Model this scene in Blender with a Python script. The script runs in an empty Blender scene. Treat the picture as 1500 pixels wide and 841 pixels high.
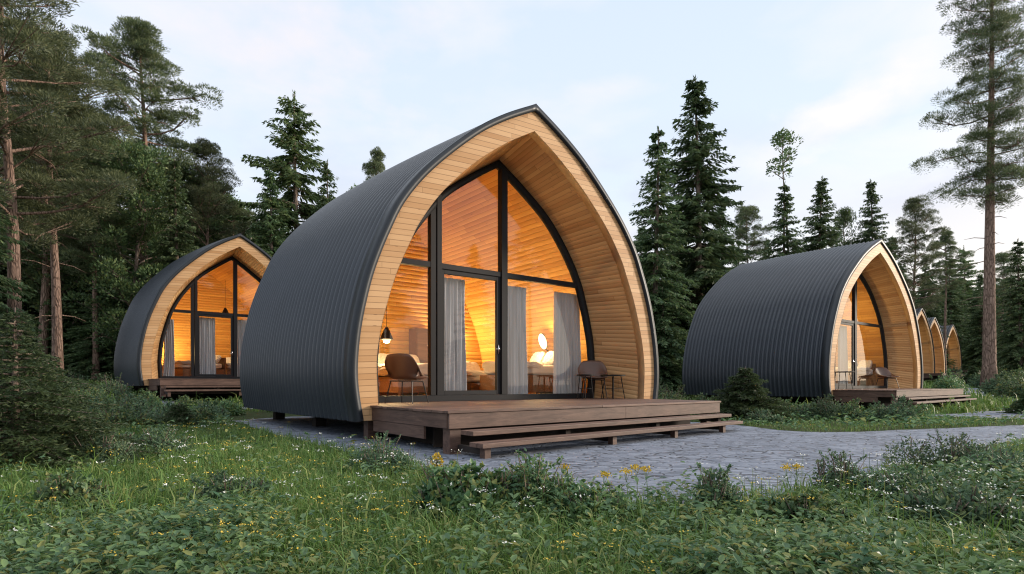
import bpy, math, random
import numpy as np
from mathutils import Vector, Matrix, Euler

# ------------------------------------------------------------------ camera, sky, sun, exposure
scene = bpy.context.scene
R = math.radians
EYE, FPX, HY = .95, 846.0, 562.0           # eye height, focal length in px of the 1500 px photograph, horizon row
cam_d = bpy.data.cameras.new('camera'); cam = bpy.data.objects.new('camera', cam_d)
scene.collection.objects.link(cam); scene.camera = cam
cam.location = (0, 0, EYE); cam.rotation_euler = (R(90), 0, 0)
cam_d.sensor_width = 36; cam_d.lens = 36*FPX/1500
cam_d.shift_y = (HY-420.5)/1500
cam_d.clip_start = .05; cam_d.clip_end = 2000

SUN_EL, SUN_AZ = 16.0, 80.0                # azimuth clockwise from +Y (view direction)
world = bpy.data.worlds.new('World'); scene.world = world; world.use_nodes = True
nt = world.node_tree; nt.nodes.clear()
def wn(t): return nt.nodes.new(t)
wo = wn('ShaderNodeOutputWorld'); bg = wn('ShaderNodeBackground'); bg.inputs['Strength'].default_value = .1
sky = wn('ShaderNodeTexSky'); sky.sky_type = 'NISHITA'; sky.sun_disc = False
sky.sun_elevation = R(SUN_EL); sky.sun_rotation = R(SUN_AZ); sky.air_density = 1.0; sky.dust_density = 1.5; sky.ozone_density = 1.2
tc = wn('ShaderNodeTexCoord'); sep = wn('ShaderNodeSeparateXYZ'); nt.links.new(tc.outputs['Generated'], sep.inputs[0])
def ramp(tree, pts, interp='LINEAR'):
    r = tree.nodes.new('ShaderNodeValToRGB'); e = r.color_ramp; e.interpolation = interp
    e.elements[0].position, e.elements[0].color = pts[0][0], pts[0][1]
    e.elements[1].position, e.elements[1].color = pts[-1][0], pts[-1][1]
    for p, c in pts[1:-1]:
        n = e.elements.new(p); n.color = c
    return r
# thin high cloud: colour of the veil by height, brighter and creamier towards the low sun on the right
veil = ramp(nt, [(.0, (.90, .86, .80, 1)), (.10, (.83, .83, .85, 1)), (.30, (.71, .785, .89, 1)), (.56, (.65, .74, .87, 1)), (.78, (1.15, 1.2, 1.25, 1))])  # last stop: unseen sky overhead, brightened to add light on foliage and ground
nt.links.new(sep.outputs['Z'], veil.inputs[0])
def vmath(op, a, b=None):
    n = wn('ShaderNodeMath'); n.operation = op
    for i, v in enumerate((a, b)):
        if v is None: continue
        if isinstance(v, (int, float)): n.inputs[i].default_value = v
        else: nt.links.new(v, n.inputs[i])
    return n.outputs[0]
def mixc(fac, a, b, mode='MIX'):
    n = wn('ShaderNodeMix'); n.data_type = 'RGBA'; n.blend_type = mode
    for s, v in ((0, fac), (6, a), (7, b)):
        if isinstance(v, (int, float)): n.inputs[s].default_value = v
        elif isinstance(v, tuple): n.inputs[s].default_value = v
        else: nt.links.new(v, n.inputs[s])
    return n.outputs[2]
mp = wn('ShaderNodeMapping'); mp.inputs['Scale'].default_value = (1, 1, 2.6); mp.inputs['Location'].default_value = (3.3, .4, .2)
nt.links.new(tc.outputs['Generated'], mp.inputs[0])
no = wn('ShaderNodeTexNoise'); no.inputs['Scale'].default_value = 2.6; no.inputs['Detail'].default_value = 7; no.inputs['Roughness'].default_value = .5
no.inputs['Distortion'].default_value = .3
nt.links.new(mp.outputs[0], no.inputs['Vector'])
cl = ramp(nt, [(.47, (0, 0, 0, 1)), (.72, (1, 1, 1, 1))]); nt.links.new(no.outputs['Fac'], cl.inputs[0])
no2 = wn('ShaderNodeTexNoise'); no2.inputs['Scale'].default_value = 4.2; no2.inputs['Detail'].default_value = 6
nt.links.new(mp.outputs[0], no2.inputs['Vector'])
cl2 = ramp(nt, [(.48, (0, 0, 0, 1)), (.60, (1, 1, 1, 1))]); nt.links.new(no2.outputs['Fac'], cl2.inputs[0])
# low grey-lilac cloud band near the horizon
lowb = ramp(nt, [(.03, (0, 0, 0, 1)), (.12, (1, 1, 1, 1)), (.24, (1, 1, 1, 1)), (.42, (0, 0, 0, 1))]); nt.links.new(sep.outputs['Z'], lowb.inputs[0])
sunny = vmath('MAXIMUM', vmath('ADD', vmath('MULTIPLY', sep.outputs['X'], .9), -.15), 0.0)
lowsun = vmath('MULTIPLY', vmath('MINIMUM', sunny, 1.0), vmath('MAXIMUM', vmath('SUBTRACT', 1.0, vmath('MULTIPLY', sep.outputs['Z'], 2.6)), 0.0))
c0 = mixc(vmath('MULTIPLY', cl.outputs[0], .8), veil.outputs[0], (.93, .86, .86, 1))
c1 = mixc(vmath('MULTIPLY', vmath('MULTIPLY', cl2.outputs[0], lowb.outputs[0]), .8), c0, (.62, .64, .73, 1))
c2 = mixc(vmath('MINIMUM', vmath('MULTIPLY', lowsun, 2.2), 1.0), c1, (1.08, .95, .80, 1))
def blob(col, px, py, w, h, tint, k, tilt=0.0):
    '''one soft drifting cloud round a direction of the sky'''
    d = Vector(((px-750)/FPX, 1, (HY-py)/FPX)).normalized()
    sb = wn('ShaderNodeVectorMath'); sb.operation = 'SUBTRACT'; nt.links.new(tc.outputs['Generated'], sb.inputs[0]); sb.inputs[1].default_value = d
    mpp = wn('ShaderNodeMapping'); mpp.vector_type = 'POINT'; mpp.inputs['Rotation'].default_value = (0, tilt, math.atan2(d.x, d.y)); nt.links.new(sb.outputs[0], mpp.inputs[0])
    mq = wn('ShaderNodeMapping'); mq.inputs['Scale'].default_value = (FPX/w, 1.5, FPX/h); nt.links.new(mpp.outputs[0], mq.inputs[0])
    ln = wn('ShaderNodeVectorMath'); ln.operation = 'LENGTH'; nt.links.new(mq.outputs[0], ln.inputs[0])
    nz = wn('ShaderNodeTexNoise'); nz.inputs['Scale'].default_value = 9; nz.inputs['Detail'].default_value = 8; nz.inputs['Roughness'].default_value = .55
    mz = wn('ShaderNodeMapping'); mz.inputs['Scale'].default_value = (1, 1, 1.8); nt.links.new(tc.outputs['Generated'], mz.inputs[0]); nt.links.new(mz.outputs[0], nz.inputs['Vector'])
    f = vmath('ADD', ln.outputs['Value'], vmath('MULTIPLY', vmath('SUBTRACT', nz.outputs['Fac'], .5), 2.6))
    rr = ramp(nt, [(.05, (1, 1, 1, 1)), (1.0, (0, 0, 0, 1))]); nt.links.new(f, rr.inputs[0])
    return mixc(vmath('MULTIPLY', rr.outputs[0], k), col, tint)
for args in ((455, 62, 150, 75, (.87, .81, .82, 1), .8, 0), (1262, 155, 120, 40, (.97, .87, .82, 1), .6, .35), (1180, 195, 90, 36, (.96, .90, .86, 1), .3, .3),
             (1400, 268, 95, 26, (.68, .69, .78, 1), 1.0, .25), (1150, 290, 150, 34, (.78, .78, .84, 1), .7, .1), (1060, 240, 120, 30, (.80, .80, .86, 1), .5, 0),
             (880, 130, 90, 22, (.90, .84, .86, 1), .5, .1), (620, 250, 160, 40, (.84, .84, .90, 1), .6, 0), (330, 260, 120, 30, (.82, .83, .90, 1), .5, 0)):
    c2 = blob(c2, *args)
c3 = mixc(1.0, c2, (8.6, 8.7, 8.8, 1), 'MULTIPLY')
c4 = mixc(.86, sky.outputs[0], c3)
nt.links.new(c4, bg.inputs[0]); nt.links.new(bg.outputs[0], wo.inputs[0])

sd = bpy.data.lights.new('sun', 'SUN'); sun = bpy.data.objects.new('sun', sd); scene.collection.objects.link(sun)
sd.energy = 3.0; sd.angle = R(12); sd.color = (1, .86, .70)
az, el = R(SUN_AZ), R(SUN_EL)
sv = Vector((math.sin(az)*math.cos(el), math.cos(az)*math.cos(el), math.sin(el)))
sun.rotation_euler = sv.to_track_quat('Z', 'Y').to_euler()
vs = scene.view_settings; vs.view_transform = 'Standard'; vs.look = 'None'; vs.exposure = 0.58; vs.gamma = 1.0; vs.use_curve_mapping = False
cy = scene.cycles
cy.use_denoising = True; cy.pixel_filter_type = 'BLACKMAN_HARRIS'; cy.filter_width = 1.15; cy.max_bounces = 8; cy.diffuse_bounces = 4; cy.glossy_bounces = 3; cy.transparent_max_bounces = 16
cy.sample_clamp_indirect = 6; cy.caustics_reflective = False; cy.caustics_refractive = False

rng = np.random.default_rng(7); random.seed(7)

# ------------------------------------------------------------------ object helpers
def link(o, parent=None):
    scene.collection.objects.link(o)
    if parent is not None: o.parent = parent
    return o
def empty(name, loc=(0, 0, 0), rz=0, scale=None):
    o = bpy.data.objects.new(name, None); o.empty_display_size = .3
    link(o); o.location = loc; o.rotation_euler = (0, 0, rz)
    if scale: o.scale = scale
    return o
def tag(o, label=None, cat=None, group=None, kind=None):
    if label: o['label'] = label
    if cat: o['category'] = cat
    if group: o['group'] = group
    if kind: o['kind'] = kind
    return o
def np_mesh(name, V, Fs, mat=None, parent=None, smooth=False, uv=None):
    """V (N,3); Fs: list of (M,k) index arrays; uv per vertex (N,2)"""
    V = np.asarray(V, dtype=np.float32).reshape(-1, 3)
    Fs = [np.asarray(f, dtype=np.int32) for f in Fs if len(f)]
    me = bpy.data.meshes.new(name)
    li = np.concatenate([f.ravel() for f in Fs]).astype(np.int32)
    tot = np.concatenate([np.full(len(f), f.shape[1], np.int32) for f in Fs])
    st = np.zeros(len(tot), np.int32); st[1:] = np.cumsum(tot)[:-1]
    me.vertices.add(len(V)); me.vertices.foreach_set('co', V.ravel())
    me.loops.add(len(li)); me.loops.foreach_set('vertex_index', li)
    me.polygons.add(len(tot)); me.polygons.foreach_set('loop_start', st); me.polygons.foreach_set('loop_total', tot)
    if smooth: me.polygons.foreach_set('use_smooth', np.ones(len(tot), bool))
    me.update(calc_edges=True)
    if uv is not None:
        u = me.uv_layers.new(name='UVMap'); u.data.foreach_set('uv', np.asarray(uv, np.float32)[li].ravel())
    if mat: me.materials.append(mat)
    me.validate()
    o = bpy.data.objects.new(name, me); link(o, parent)
    return o
class MB:
    def __init__(s): s.v = []; s.f = []
    def add(s, vs, fs):
        b = len(s.v); s.v += [tuple(map(float, p)) for p in vs]; s.f += [tuple(b+i for i in f) for f in fs]; return s
    def box(s, x0, x1, y0, y1, z0, z1, M=None):
        p = [(x, y, z) for z in (z0, z1) for y in (y0, y1) for x in (x0, x1)]
        if M is not None: p = [tuple(M @ Vector(q)) for q in p]
        return s.add(p, [(0, 2, 3, 1), (4, 5, 7, 6), (0, 1, 5, 4), (2, 6, 7, 3), (0, 4, 6, 2), (1, 3, 7, 5)])
    def tube(s, pts, rad, n=8, cap=True):
        pts = [Vector(p) for p in pts]
        if not hasattr(rad, '__len__'): rad = [rad]*len(pts)
        rings = []; prev = None
        for i, p in enumerate(pts):
            t = (pts[min(i+1, len(pts)-1)]-pts[max(i-1, 0)]).normalized()
            a = prev if prev is not None else (Vector((1, 0, 0)) if abs(t.x) < .8 else Vector((0, 1, 0)))
            u = (a - t*a.dot(t)).normalized(); w = t.cross(u); prev = u
            rings.append([p+(u*math.cos(2*math.pi*k/n)+w*math.sin(2*math.pi*k/n))*rad[i] for k in range(n)])
        vs = [q for r in rings for q in r]
        fs = [(i*n+k, i*n+(k+1) % n, (i+1)*n+(k+1) % n, (i+1)*n+k) for i in range(len(pts)-1) for k in range(n)]
        if cap: fs += [tuple(range(n))[::-1], tuple((len(pts)-1)*n+k for k in range(n))]
        return s.add(vs, fs)
    def lathe(s, prof, c=(0, 0, 0), n=20):
        vs = [(c[0]+r*math.cos(2*math.pi*k/n), c[1]+r*math.sin(2*math.pi*k/n), c[2]+z) for r, z in prof for k in range(n)]
        fs = [(i*n+k, i*n+(k+1) % n, (i+1)*n+(k+1) % n, (i+1)*n+k) for i in range(len(prof)-1) for k in range(n)]
        return s.add(vs, fs)
    def build(s, name, mat, parent=None, smooth=False, bevel=0, warp=None):
        me = bpy.data.meshes.new(name); v = s.v if warp is None else [warp(p) for p in s.v]
        me.from_pydata(v, [], s.f); me.update()
        if smooth: me.polygons.foreach_set('use_smooth', [True]*len(me.polygons))
        me.materials.append(mat); o = bpy.data.objects.new(name, me); link(o, parent)
        if bevel:
            m = o.modifiers.new('bevel', 'BEVEL'); m.width = bevel; m.segments = 2; m.limit_method = 'ANGLE'
        return o
def copy_tree(o, parent=None):
    c = o.copy(); scene.collection.objects.link(c); c.parent = parent
    for ch in list(o.children): copy_tree(ch, c)
    return c

# ------------------------------------------------------------------ materials
class Mat:
    def __init__(s, name, rough=.6, base=(.5, .5, .5), metal=0, spec=.5):
        s.m = bpy.data.materials.new(name); s.m.use_nodes = True; s.t = s.m.node_tree
        s.b = s.t.nodes['Principled BSDF']; s.b.inputs['Roughness'].default_value = rough
        s.b.inputs['Base Color'].default_value = (*base, 1); s.b.inputs['Metallic'].default_value = metal
        s.b.inputs['Specular IOR Level'].default_value = spec
    def n(s, t, **k):
        x = s.t.nodes.new(t)
        for a, v in k.items(): setattr(x, a, v)
        return x
    def l(s, a, b): s.t.links.new(a, b)
    def val(s, sock, v):
        if hasattr(v, 'is_output') or isinstance(v, bpy.types.NodeSocket): s.l(v, sock)
        elif isinstance(v, tuple) and len(v) == 3 and sock.type == 'RGBA': sock.default_value = (*v, 1)
        else: sock.default_value = v
    def math(s, op, a, b=0.0, c=0.0):
        x = s.n('ShaderNodeMath', operation=op); s.val(x.inputs[0], a); s.val(x.inputs[1], b); s.val(x.inputs[2], c); return x.outputs[0]
    def mix(s, f, a, b, mode='MIX'):
        x = s.n('ShaderNodeMix', data_type='RGBA', blend_type=mode); s.val(x.inputs[0], f); s.val(x.inputs[6], a); s.val(x.inputs[7], b); return x.outputs[2]
    def noise(s, vec, scale, detail=4, rough=.5, dist=0):
        x = s.n('ShaderNodeTexNoise'); x.inputs['Scale'].default_value = scale; x.inputs['Detail'].default_value = detail
        x.inputs['Roughness'].default_value = rough; x.inputs['Distortion'].default_value = dist
        if vec is not None: s.l(vec, x.inputs['Vector'])
        return x.outputs['Fac']
    def coord(s, k='Object'): return s.n('ShaderNodeTexCoord').outputs[k]
    def map(s, vec, scale=(1, 1, 1), loc=(0, 0, 0), rot=(0, 0, 0)):
        x = s.n('ShaderNodeMapping'); x.inputs['Scale'].default_value = scale; x.inputs['Location'].default_value = loc
        x.inputs['Rotation'].default_value = rot; s.l(vec, x.inputs[0]); return x.outputs[0]
    def ramp(s, f, pts):
        r = ramp(s.t, [(p, c if len(c) == 4 else (*c, 1)) for p, c in pts]); s.l(f, r.inputs[0]); return r.outputs[0]
    def bump(s, h, strength=.3, dist=.02):
        x = s.n('ShaderNodeBump'); x.inputs['Strength'].default_value = strength; x.inputs['Distance'].default_value = dist
        s.l(h, x.inputs['Height']); s.l(x.outputs[0], s.b.inputs['Normal'])
    def color(s, c): s.l(c, s.b.inputs['Base Color'])

def plank_uv(name, lo, hi, rough=.55, knot=(.16, .07, .03), joint=2.4, gap=.035):
    """boards laid out in UV: u metres along the board, v in boards (integer part = which board)"""
    m = Mat(name, rough, spec=.22); uv = m.coord('UV')
    sp = m.n('ShaderNodeSeparateXYZ'); m.l(uv, sp.inputs[0])
    row = m.math('FLOOR', sp.outputs['Y'])
    w0 = m.n('ShaderNodeTexWhiteNoise', noise_dimensions='1D'); m.l(row, w0.inputs['W'])
    uo = m.math('ADD', sp.outputs['X'], m.math('MULTIPLY', w0.outputs['Value'], 7.0))
    seg = m.math('FLOOR', m.math('DIVIDE', uo, joint))
    w1 = m.n('ShaderNodeTexWhiteNoise', noise_dimensions='2D'); cmb = m.n('ShaderNodeCombineXYZ'); m.l(row, cmb.inputs[0]); m.l(seg, cmb.inputs[1])
    m.l(cmb.outputs[0], w1.inputs['Vector'])
    c2 = m.n('ShaderNodeCombineXYZ'); m.l(m.math('MULTIPLY', uo, 1.2), c2.inputs[0]); m.l(m.math('MULTIPLY', sp.outputs['Y'], 1.1), c2.inputs[1])
    m.l(m.math('MULTIPLY', w1.outputs['Value'], 30), c2.inputs[2])
    grain = m.noise(m.map(c2.outputs[0], (1, 5, 1)), 2.2, 5, .6, .8)
    fine = m.noise(m.map(c2.outputs[0], (2, 22, 1)), 3.0, 3, .6)
    f = m.math('ADD', m.math('MULTIPLY', w1.outputs['Value'], .62), m.math('MULTIPLY', grain, .5))
    col = m.ramp(f, [(.12, lo), (.85, hi)])
    col = m.mix(m.math('MULTIPLY', fine, .22), col, tuple(a*.55 for a in lo))
    vor = m.n('ShaderNodeTexVoronoi'); vor.inputs['Scale'].default_value = 1.5
    m.l(m.map(c2.outputs[0], (1.0, .7, 1)), vor.inputs['Vector'])
    kf = m.ramp(vor.outputs['Distance'], [(.05, (1, 1, 1)), (.085, (0, 0, 0))])
    col = m.mix(m.math('MULTIPLY', kf, .7), col, knot)
    # butt joint between two lengths of board
    fr = m.math('FRACT', m.math('DIVIDE', uo, joint))
    jl = m.math('LESS_THAN', fr, .003)
    fv = m.math('FRACT', sp.outputs['Y'])
    edge = m.math('LESS_THAN', m.math('MINIMUM', fv, m.math('SUBTRACT', 1.0, fv)), gap)
    col = m.mix(m.math('MULTIPLY', m.math('MAXIMUM', jl, edge), .6), col, tuple(a*.30 for a in lo))
    m.color(col); m.bump(grain, .12, .01)
    return m.m
M = {}
M['pine_board'] = plank_uv('pine_board', (.46, .24, .10), (.66, .41, .215), gap=.06)
M['soffit_board'] = plank_uv('soffit_board', (.46, .235, .095), (.66, .40, .19))
M['inner_board'] = plank_uv('inner_board', (.50, .235, .055), (.72, .40, .11))
def wood_iso(name, lo, hi, rough=.6, axis=0, streak=9):
    """loose boards: colour per board from Random Per Island, grain along the given axis"""
    m = Mat(name, rough); ob = m.coord('Object'); g = m.n('ShaderNodeNewGeometry')
    sc = [streak]*3; sc[axis] = .9
    off = m.n('ShaderNodeCombineXYZ'); r30 = m.math('MULTIPLY', g.outputs['Random Per Island'], 30)
    m.l(r30, off.inputs[0]); m.l(r30, off.inputs[1]); m.l(r30, off.inputs[2])
    va = m.n('ShaderNodeVectorMath', operation='ADD'); m.l(ob, va.inputs[0]); m.l(off.outputs[0], va.inputs[1])
    gr = m.noise(m.map(va.outputs[0], tuple(sc)), 1.6, 6, .62, 1.2)
    fi = m.noise(m.map(va.outputs[0], tuple(s*5 if i != axis else s*2 for i, s in enumerate(sc))), 2, 3, .6)
    f = m.math('ADD', m.math('MULTIPLY', g.outputs['Random Per Island'], .35), m.math('MULTIPLY', gr, .75))
    col = m.ramp(f, [(.36, lo), (.68, hi)]); col = m.mix(m.math('MULTIPLY', fi, .55), col, tuple(a*.45 for a in lo))
    st = m.noise(ob, 2.3, 4, .6)
    col = m.mix(m.math('MULTIPLY', m.ramp(st, [(.5, (0, 0, 0)), (.75, (1, 1, 1))]), .35), col, tuple(a*.5 for a in lo))
    m.color(col); m.bump(gr, .25, .006); return m.m
M['deck'] = wood_iso('deck_board', (.070, .035, .025), (.21, .122, .090), .62)
M['deck_y'] = wood_iso('deck_side_board', (.070, .035, .025), (.21, .122, .090), .62, axis=1)
M['pale_wood'] = wood_iso('pale_wood', (.44, .27, .14), (.62, .42, .25), .5, axis=2, streak=5)
M['bed_wood'] = wood_iso('bed_wood', (.16, .07, .03), (.30, .14, .06), .5)
M['floor_wood'] = wood_iso('floor_wood', (.40, .20, .08), (.55, .30, .13), .4)
def simple(name, base, rough=.6, metal=0, var=.25, scale=3, bump=0, bscale=60, spec=.5):
    m = Mat(name, rough, base, metal, spec); ob = m.coord('Object')
    n1 = m.noise(ob, scale, 5, .6)
    m.color(m.mix(n1, tuple(b*(1-var) for b in base), tuple(min(1, b*(1+var)) for b in base)))
    if bump: m.bump(m.noise(ob, bscale, 3), bump, .004)
    return m
rm = Mat('ribbed_roof', .36, spec=.5); ob = rm.coord('Object')
n1 = rm.noise(rm.map(ob, (1, 1, .35)), 1.1, 5, .6); n2 = rm.noise(ob, 26, 3, .6)
rm.color(rm.mix(n1, (.019, .025, .035), (.038, .046, .060))); rm.l(rm.ramp(n2, [(.3, (.30,)*3), (.7, (.46,)*3)]), rm.b.inputs['Roughness'])
M['roof'] = rm.m
M['trim'] = simple('dark_trim', (.022, .026, .032), .45, .3).m
M['frame'] = simple('black_frame', (.012, .012, .014), .6, .0, bump=.05, spec=.25).m
M['metal_dark'] = simple('dark_metal', (.012, .011, .011), .4, .5).m
M['chrome'] = simple('chrome', (.6, .6, .62), .2, 1).m
M['linen'] = simple('linen', (.62, .58, .55), .9, bump=.3, bscale=40, var=.08).m
M['grey_linen'] = simple('grey_linen', (.34, .32, .33), .9, bump=.3, bscale=40, var=.15).m
M['dark_wall'] = simple('rear_cladding', (.03, .034, .04), .6).m
M['pier'] = simple('shaded_under_timber', (.022, .015, .012), .9).m  # near-black: the shade under deck and shell is put into the colour
m = simple('chair_shell', (.105, .052, .034), .42, var=.35, scale=2.5); M['chair_shell'] = m.m
m = Mat('curtain_fabric', .9); ob = m.coord('Object')
m.color(m.mix(m.noise(m.map(ob, (6, 6, .6)), 3, 3), (.44, .45, .49), (.58, .59, .63)))
tr = m.n('ShaderNodeBsdfTranslucent'); tr.inputs[0].default_value = (.32, .31, .31, 1)
mx = m.n('ShaderNodeMixShader'); mx.inputs[0].default_value = .08; out = m.t.nodes['Material Output']
m.l(m.b.outputs[0], mx.inputs[1]); m.l(tr.outputs[0], mx.inputs[2]); m.l(mx.outputs[0], out.inputs[0]); M['curtain'] = m.m
m = Mat('window_glass'); out = m.t.nodes['Material Output']
tp = m.n('ShaderNodeBsdfTransparent'); tp.inputs[0].default_value = (.97, .97, .96, 1)
gl = m.n('ShaderNodeBsdfGlossy'); gl.inputs['Roughness'].default_value = .015
fr = m.n('ShaderNodeFresnel'); fr.inputs[0].default_value = 1.5
bp_ = m.n('ShaderNodeBump'); bp_.inputs['Strength'].default_value = .04; bp_.inputs['Distance'].default_value = .05
m.l(m.noise(m.coord('Object'), .9, 2), bp_.inputs['Height']); m.l(bp_.outputs[0], gl.inputs['Normal'])
mx = m.n('ShaderNodeMixShader'); m.l(m.math('MINIMUM', m.math('MULTIPLY', fr.outputs[0], 1.7), .30), mx.inputs[0])
m.l(tp.outputs[0], mx.inputs[1]); m.l(gl.outputs[0], mx.inputs[2]); m.l(mx.outputs[0], out.inputs[0]); M['glass'] = m.m
def emissive(name, col, st):
    m = Mat(name, .6, (.45, .36, .22)); m.b.inputs['Emission Color'].default_value = (*col, 1); m.b.inputs['Emission Strength'].default_value = st; return m.m
M['lamp_glow'] = emissive('lamp_glow', (1, .70, .34), 1.5)

def foliage(name, lo, hi, tint=(.10, .115, .03), rough=.55, patch=.8, trans=.32, pink=False):
    m = Mat(name, rough, spec=.35); g = m.n('ShaderNodeNewGeometry'); oi = m.n('ShaderNodeObjectInfo')
    n1 = m.noise(m.coord('Object'), patch, 3, .6)
    f = m.math('ADD', m.math('MULTIPLY', n1, .75), m.math('MULTIPLY', g.outputs['Random Per Island'], .45))
    col = m.ramp(f, [(.3, lo), (.85, hi)])
    col = m.mix(m.math('MULTIPLY', m.math('GREATER_THAN', g.outputs['Random Per Island'], .84), .55), col, tint)
    hs = m.n('ShaderNodeHueSaturation'); m.l(col, hs.inputs['Color'])
    m.l(m.math('ADD', .485, m.math('MULTIPLY', oi.outputs['Random'], .03)), hs.inputs['Hue'])
    m.l(m.math('ADD', .82, m.math('MULTIPLY', oi.outputs['Random'], .40)), hs.inputs['Value'])
    m.color(hs.outputs[0])
    tr = m.n('ShaderNodeBsdfTranslucent'); m.l(hs.outputs[0], tr.inputs[0])
    mx = m.n('ShaderNodeMixShader'); mx.inputs[0].default_value = trans; out = m.t.nodes['Material Output']
    m.l(m.b.outputs[0], mx.inputs[1]); m.l(tr.outputs[0], mx.inputs[2]); m.l(mx.outputs[0], out.inputs[0]); return m.m
M['spruce'] = foliage('spruce_needles', (.042, .082, .038), (.135, .205, .088), (.18, .22, .085))
M['spruce_light'] = foliage('light_spruce_needles', (.055, .10, .042), (.155, .22, .085), (.19, .23, .08))
M['pine'] = foliage('pine_needles', (.052, .075, .040), (.16, .19, .088), (.19, .195, .085))
M['near_fir'] = foliage('near_fir_needles', (.024, .050, .022), (.080, .125, .046), (.085, .105, .04))
M['broad'] = foliage('broad_leaves', (.044, .088, .036), (.14, .215, .085), (.17, .19, .05))
M['shrub'] = foliage('shrub_leaves', (.045, .092, .055), (.15, .235, .12), (.17, .19, .06), patch=2.5)
M['cover'] = foliage('cover_leaves', (.045, .115, .062), (.18, .275, .10), (.28, .24, .06), patch=2.2, rough=.42)
M['clover'] = foliage('small_yellow_green_leaves', (.075, .14, .035), (.22, .29, .075), (.32, .26, .10), patch=3.0, rough=.5)
M['grass'] = foliage('grass_blades', (.055, .125, .026), (.17, .265, .062), (.28, .27, .10), patch=.7, trans=.3)
M['petal_white'] = simple('white_petals', (.62, .62, .56), .8, var=.1).m
M['petal_yellow'] = simple('yellow_petals', (.62, .43, .05), .8, var=.25, scale=30).m
def bark(name, lo, hi):
    m = Mat(name, .9, spec=.15); ob = m.coord('Object'); v = m.map(ob, (5, 5, 1.1))
    n1 = m.noise(v, 2.2, 6, .7, .4); vo = m.n('ShaderNodeTexVoronoi', feature='DISTANCE_TO_EDGE'); vo.inputs['Scale'].default_value = 2.0; m.l(v, vo.inputs['Vector'])
    ck = m.ramp(vo.outputs['Distance'], [(.0, (0, 0, 0)), (.16, (1, 1, 1))])
    col = m.ramp(n1, [(.3, lo), (.72, hi)]); col = m.mix(m.math('MULTIPLY', m.math('SUBTRACT', 1.0, ck), .6), col, tuple(a*.4 for a in lo))
    m.color(col); m.bump(m.math('ADD', n1, ck), .7, .06); return m.m
M['bark'] = bark('grey_bark', (.15, .115, .095), (.38, .29, .24))
M['bark_red'] = bark('red_pine_bark', (.17, .11, .085), (.42, .29, .23))
M['dead'] = simple('dead_wood', (.24, .20, .17), .9, bump=.4).m

# ------------------------------------------------------------------ terrain, sky structure
def terrain(x, y):
    x = np.asarray(x, float); y = np.asarray(y, float)
    a = np.clip(y-16, 0, 62); z = .034*a*a/(a+3)
    z = z + .024*np.clip(-x-6, 0, 14)*np.clip((y-13)/8, 0, 1)
    z = z + .05*np.sin(x*.9+1)*np.sin(y*.7)*np.clip((y-17)/6, 0, 1)
    return z
def tz(x, y): return float(terrain(x, y))

xs = np.concatenate([np.linspace(-420, -42, 14), np.linspace(-40, 80, 161), np.linspace(84, 420, 14)])
ys = np.concatenate([np.linspace(-60, -4, 8), np.linspace(-2, 90, 125), np.linspace(95, 700, 14)])
X, Y = np.meshgrid(xs, ys); Z = terrain(X, Y)
V = np.stack([X, Y, Z], -1).reshape(-1, 3); nx, ny = len(xs), len(ys)
I = (np.arange(ny-1)[:, None]*nx+np.arange(nx-1)[None, :]).ravel()
gm = Mat('meadow_soil', .95, spec=.1); ob = gm.coord('Object')
gcol = gm.ramp(gm.noise(ob, .6, 6, .65), [(.3, (.022, .036, .012)), (.7, (.062, .088, .028))])
gcol = gm.mix(gm.ramp(gm.noise(ob, 7, 4), [(.45, (0, 0, 0)), (.7, (1, 1, 1))]), gcol, (.035, .032, .016)); gm.color(gcol); gm.bump(gm.noise(ob, 14, 4), .8, .05)
tag(np_mesh('ground', V, [np.stack([I, I+1, I+nx+1, I+nx], 1)], gm.m, smooth=True), kind='structure')

# slate paving: one irregular sheet round the big cabin
pm = Mat('slate_paving', .7, spec=.35); ob = pm.coord('Object')
wv = pm.n('ShaderNodeVectorMath', operation='ADD'); nv = pm.n('ShaderNodeTexNoise'); nv.inputs['Scale'].default_value = 2.6; nv.inputs['Detail'].default_value = 3
pm.l(ob, nv.inputs['Vector']); vm2 = pm.n('ShaderNodeVectorMath', operation='SCALE'); vm2.inputs['Scale'].default_value = .16
pm.l(nv.outputs['Color'], vm2.inputs[0]); pm.l(pm.map(ob, (4.6, 8.6, 1), rot=(0, 0, R(-9))), wv.inputs[0]); pm.l(vm2.outputs[0], wv.inputs[1])
ve = pm.n('ShaderNodeTexVoronoi', feature='DISTANCE_TO_EDGE'); ve.inputs['Scale'].default_value = 1.15; ve.inputs['Randomness'].default_value = .8; pm.l(wv.outputs[0], ve.inputs['Vector'])
vc = pm.n('ShaderNodeTexVoronoi'); vc.inputs['Scale'].default_value = 1.15; vc.inputs['Randomness'].default_value = .8; pm.l(wv.outputs[0], vc.inputs['Vector'])
jt = pm.ramp(ve.outputs['Distance'], [(.02, (0, 0, 0)), (.09, (1, 1, 1))])
rip = pm.noise(pm.map(ob, (3, 9, 1)), 2.0, 6, .65, .6)
sepc = pm.n('ShaderNodeSeparateColor'); pm.l(vc.outputs['Color'], sepc.inputs[0])
pc = pm.ramp(pm.math('ADD', pm.math('MULTIPLY', sepc.outputs[0], .35), pm.math('MULTIPLY', rip, .7)), [(.25, (.115, .135, .180)), (.8, (.255, .285, .350))])
brk = pm.noise(ob, 1.7, 3); jw = pm.math('MULTIPLY', pm.math('SUBTRACT', 1.0, jt), pm.ramp(brk, [(.38, (.2,)*3), (.58, (1, 1, 1))]))
pc = pm.mix(pm.math('MULTIPLY', jw, .95), pc, (.035, .04, .05))
pm.color(pc); pm.bump(pm.math('ADD', pm.math('MULTIPLY', rip, .5), pm.math('SUBTRACT', 1.0, jw)), .8, .03)
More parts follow.
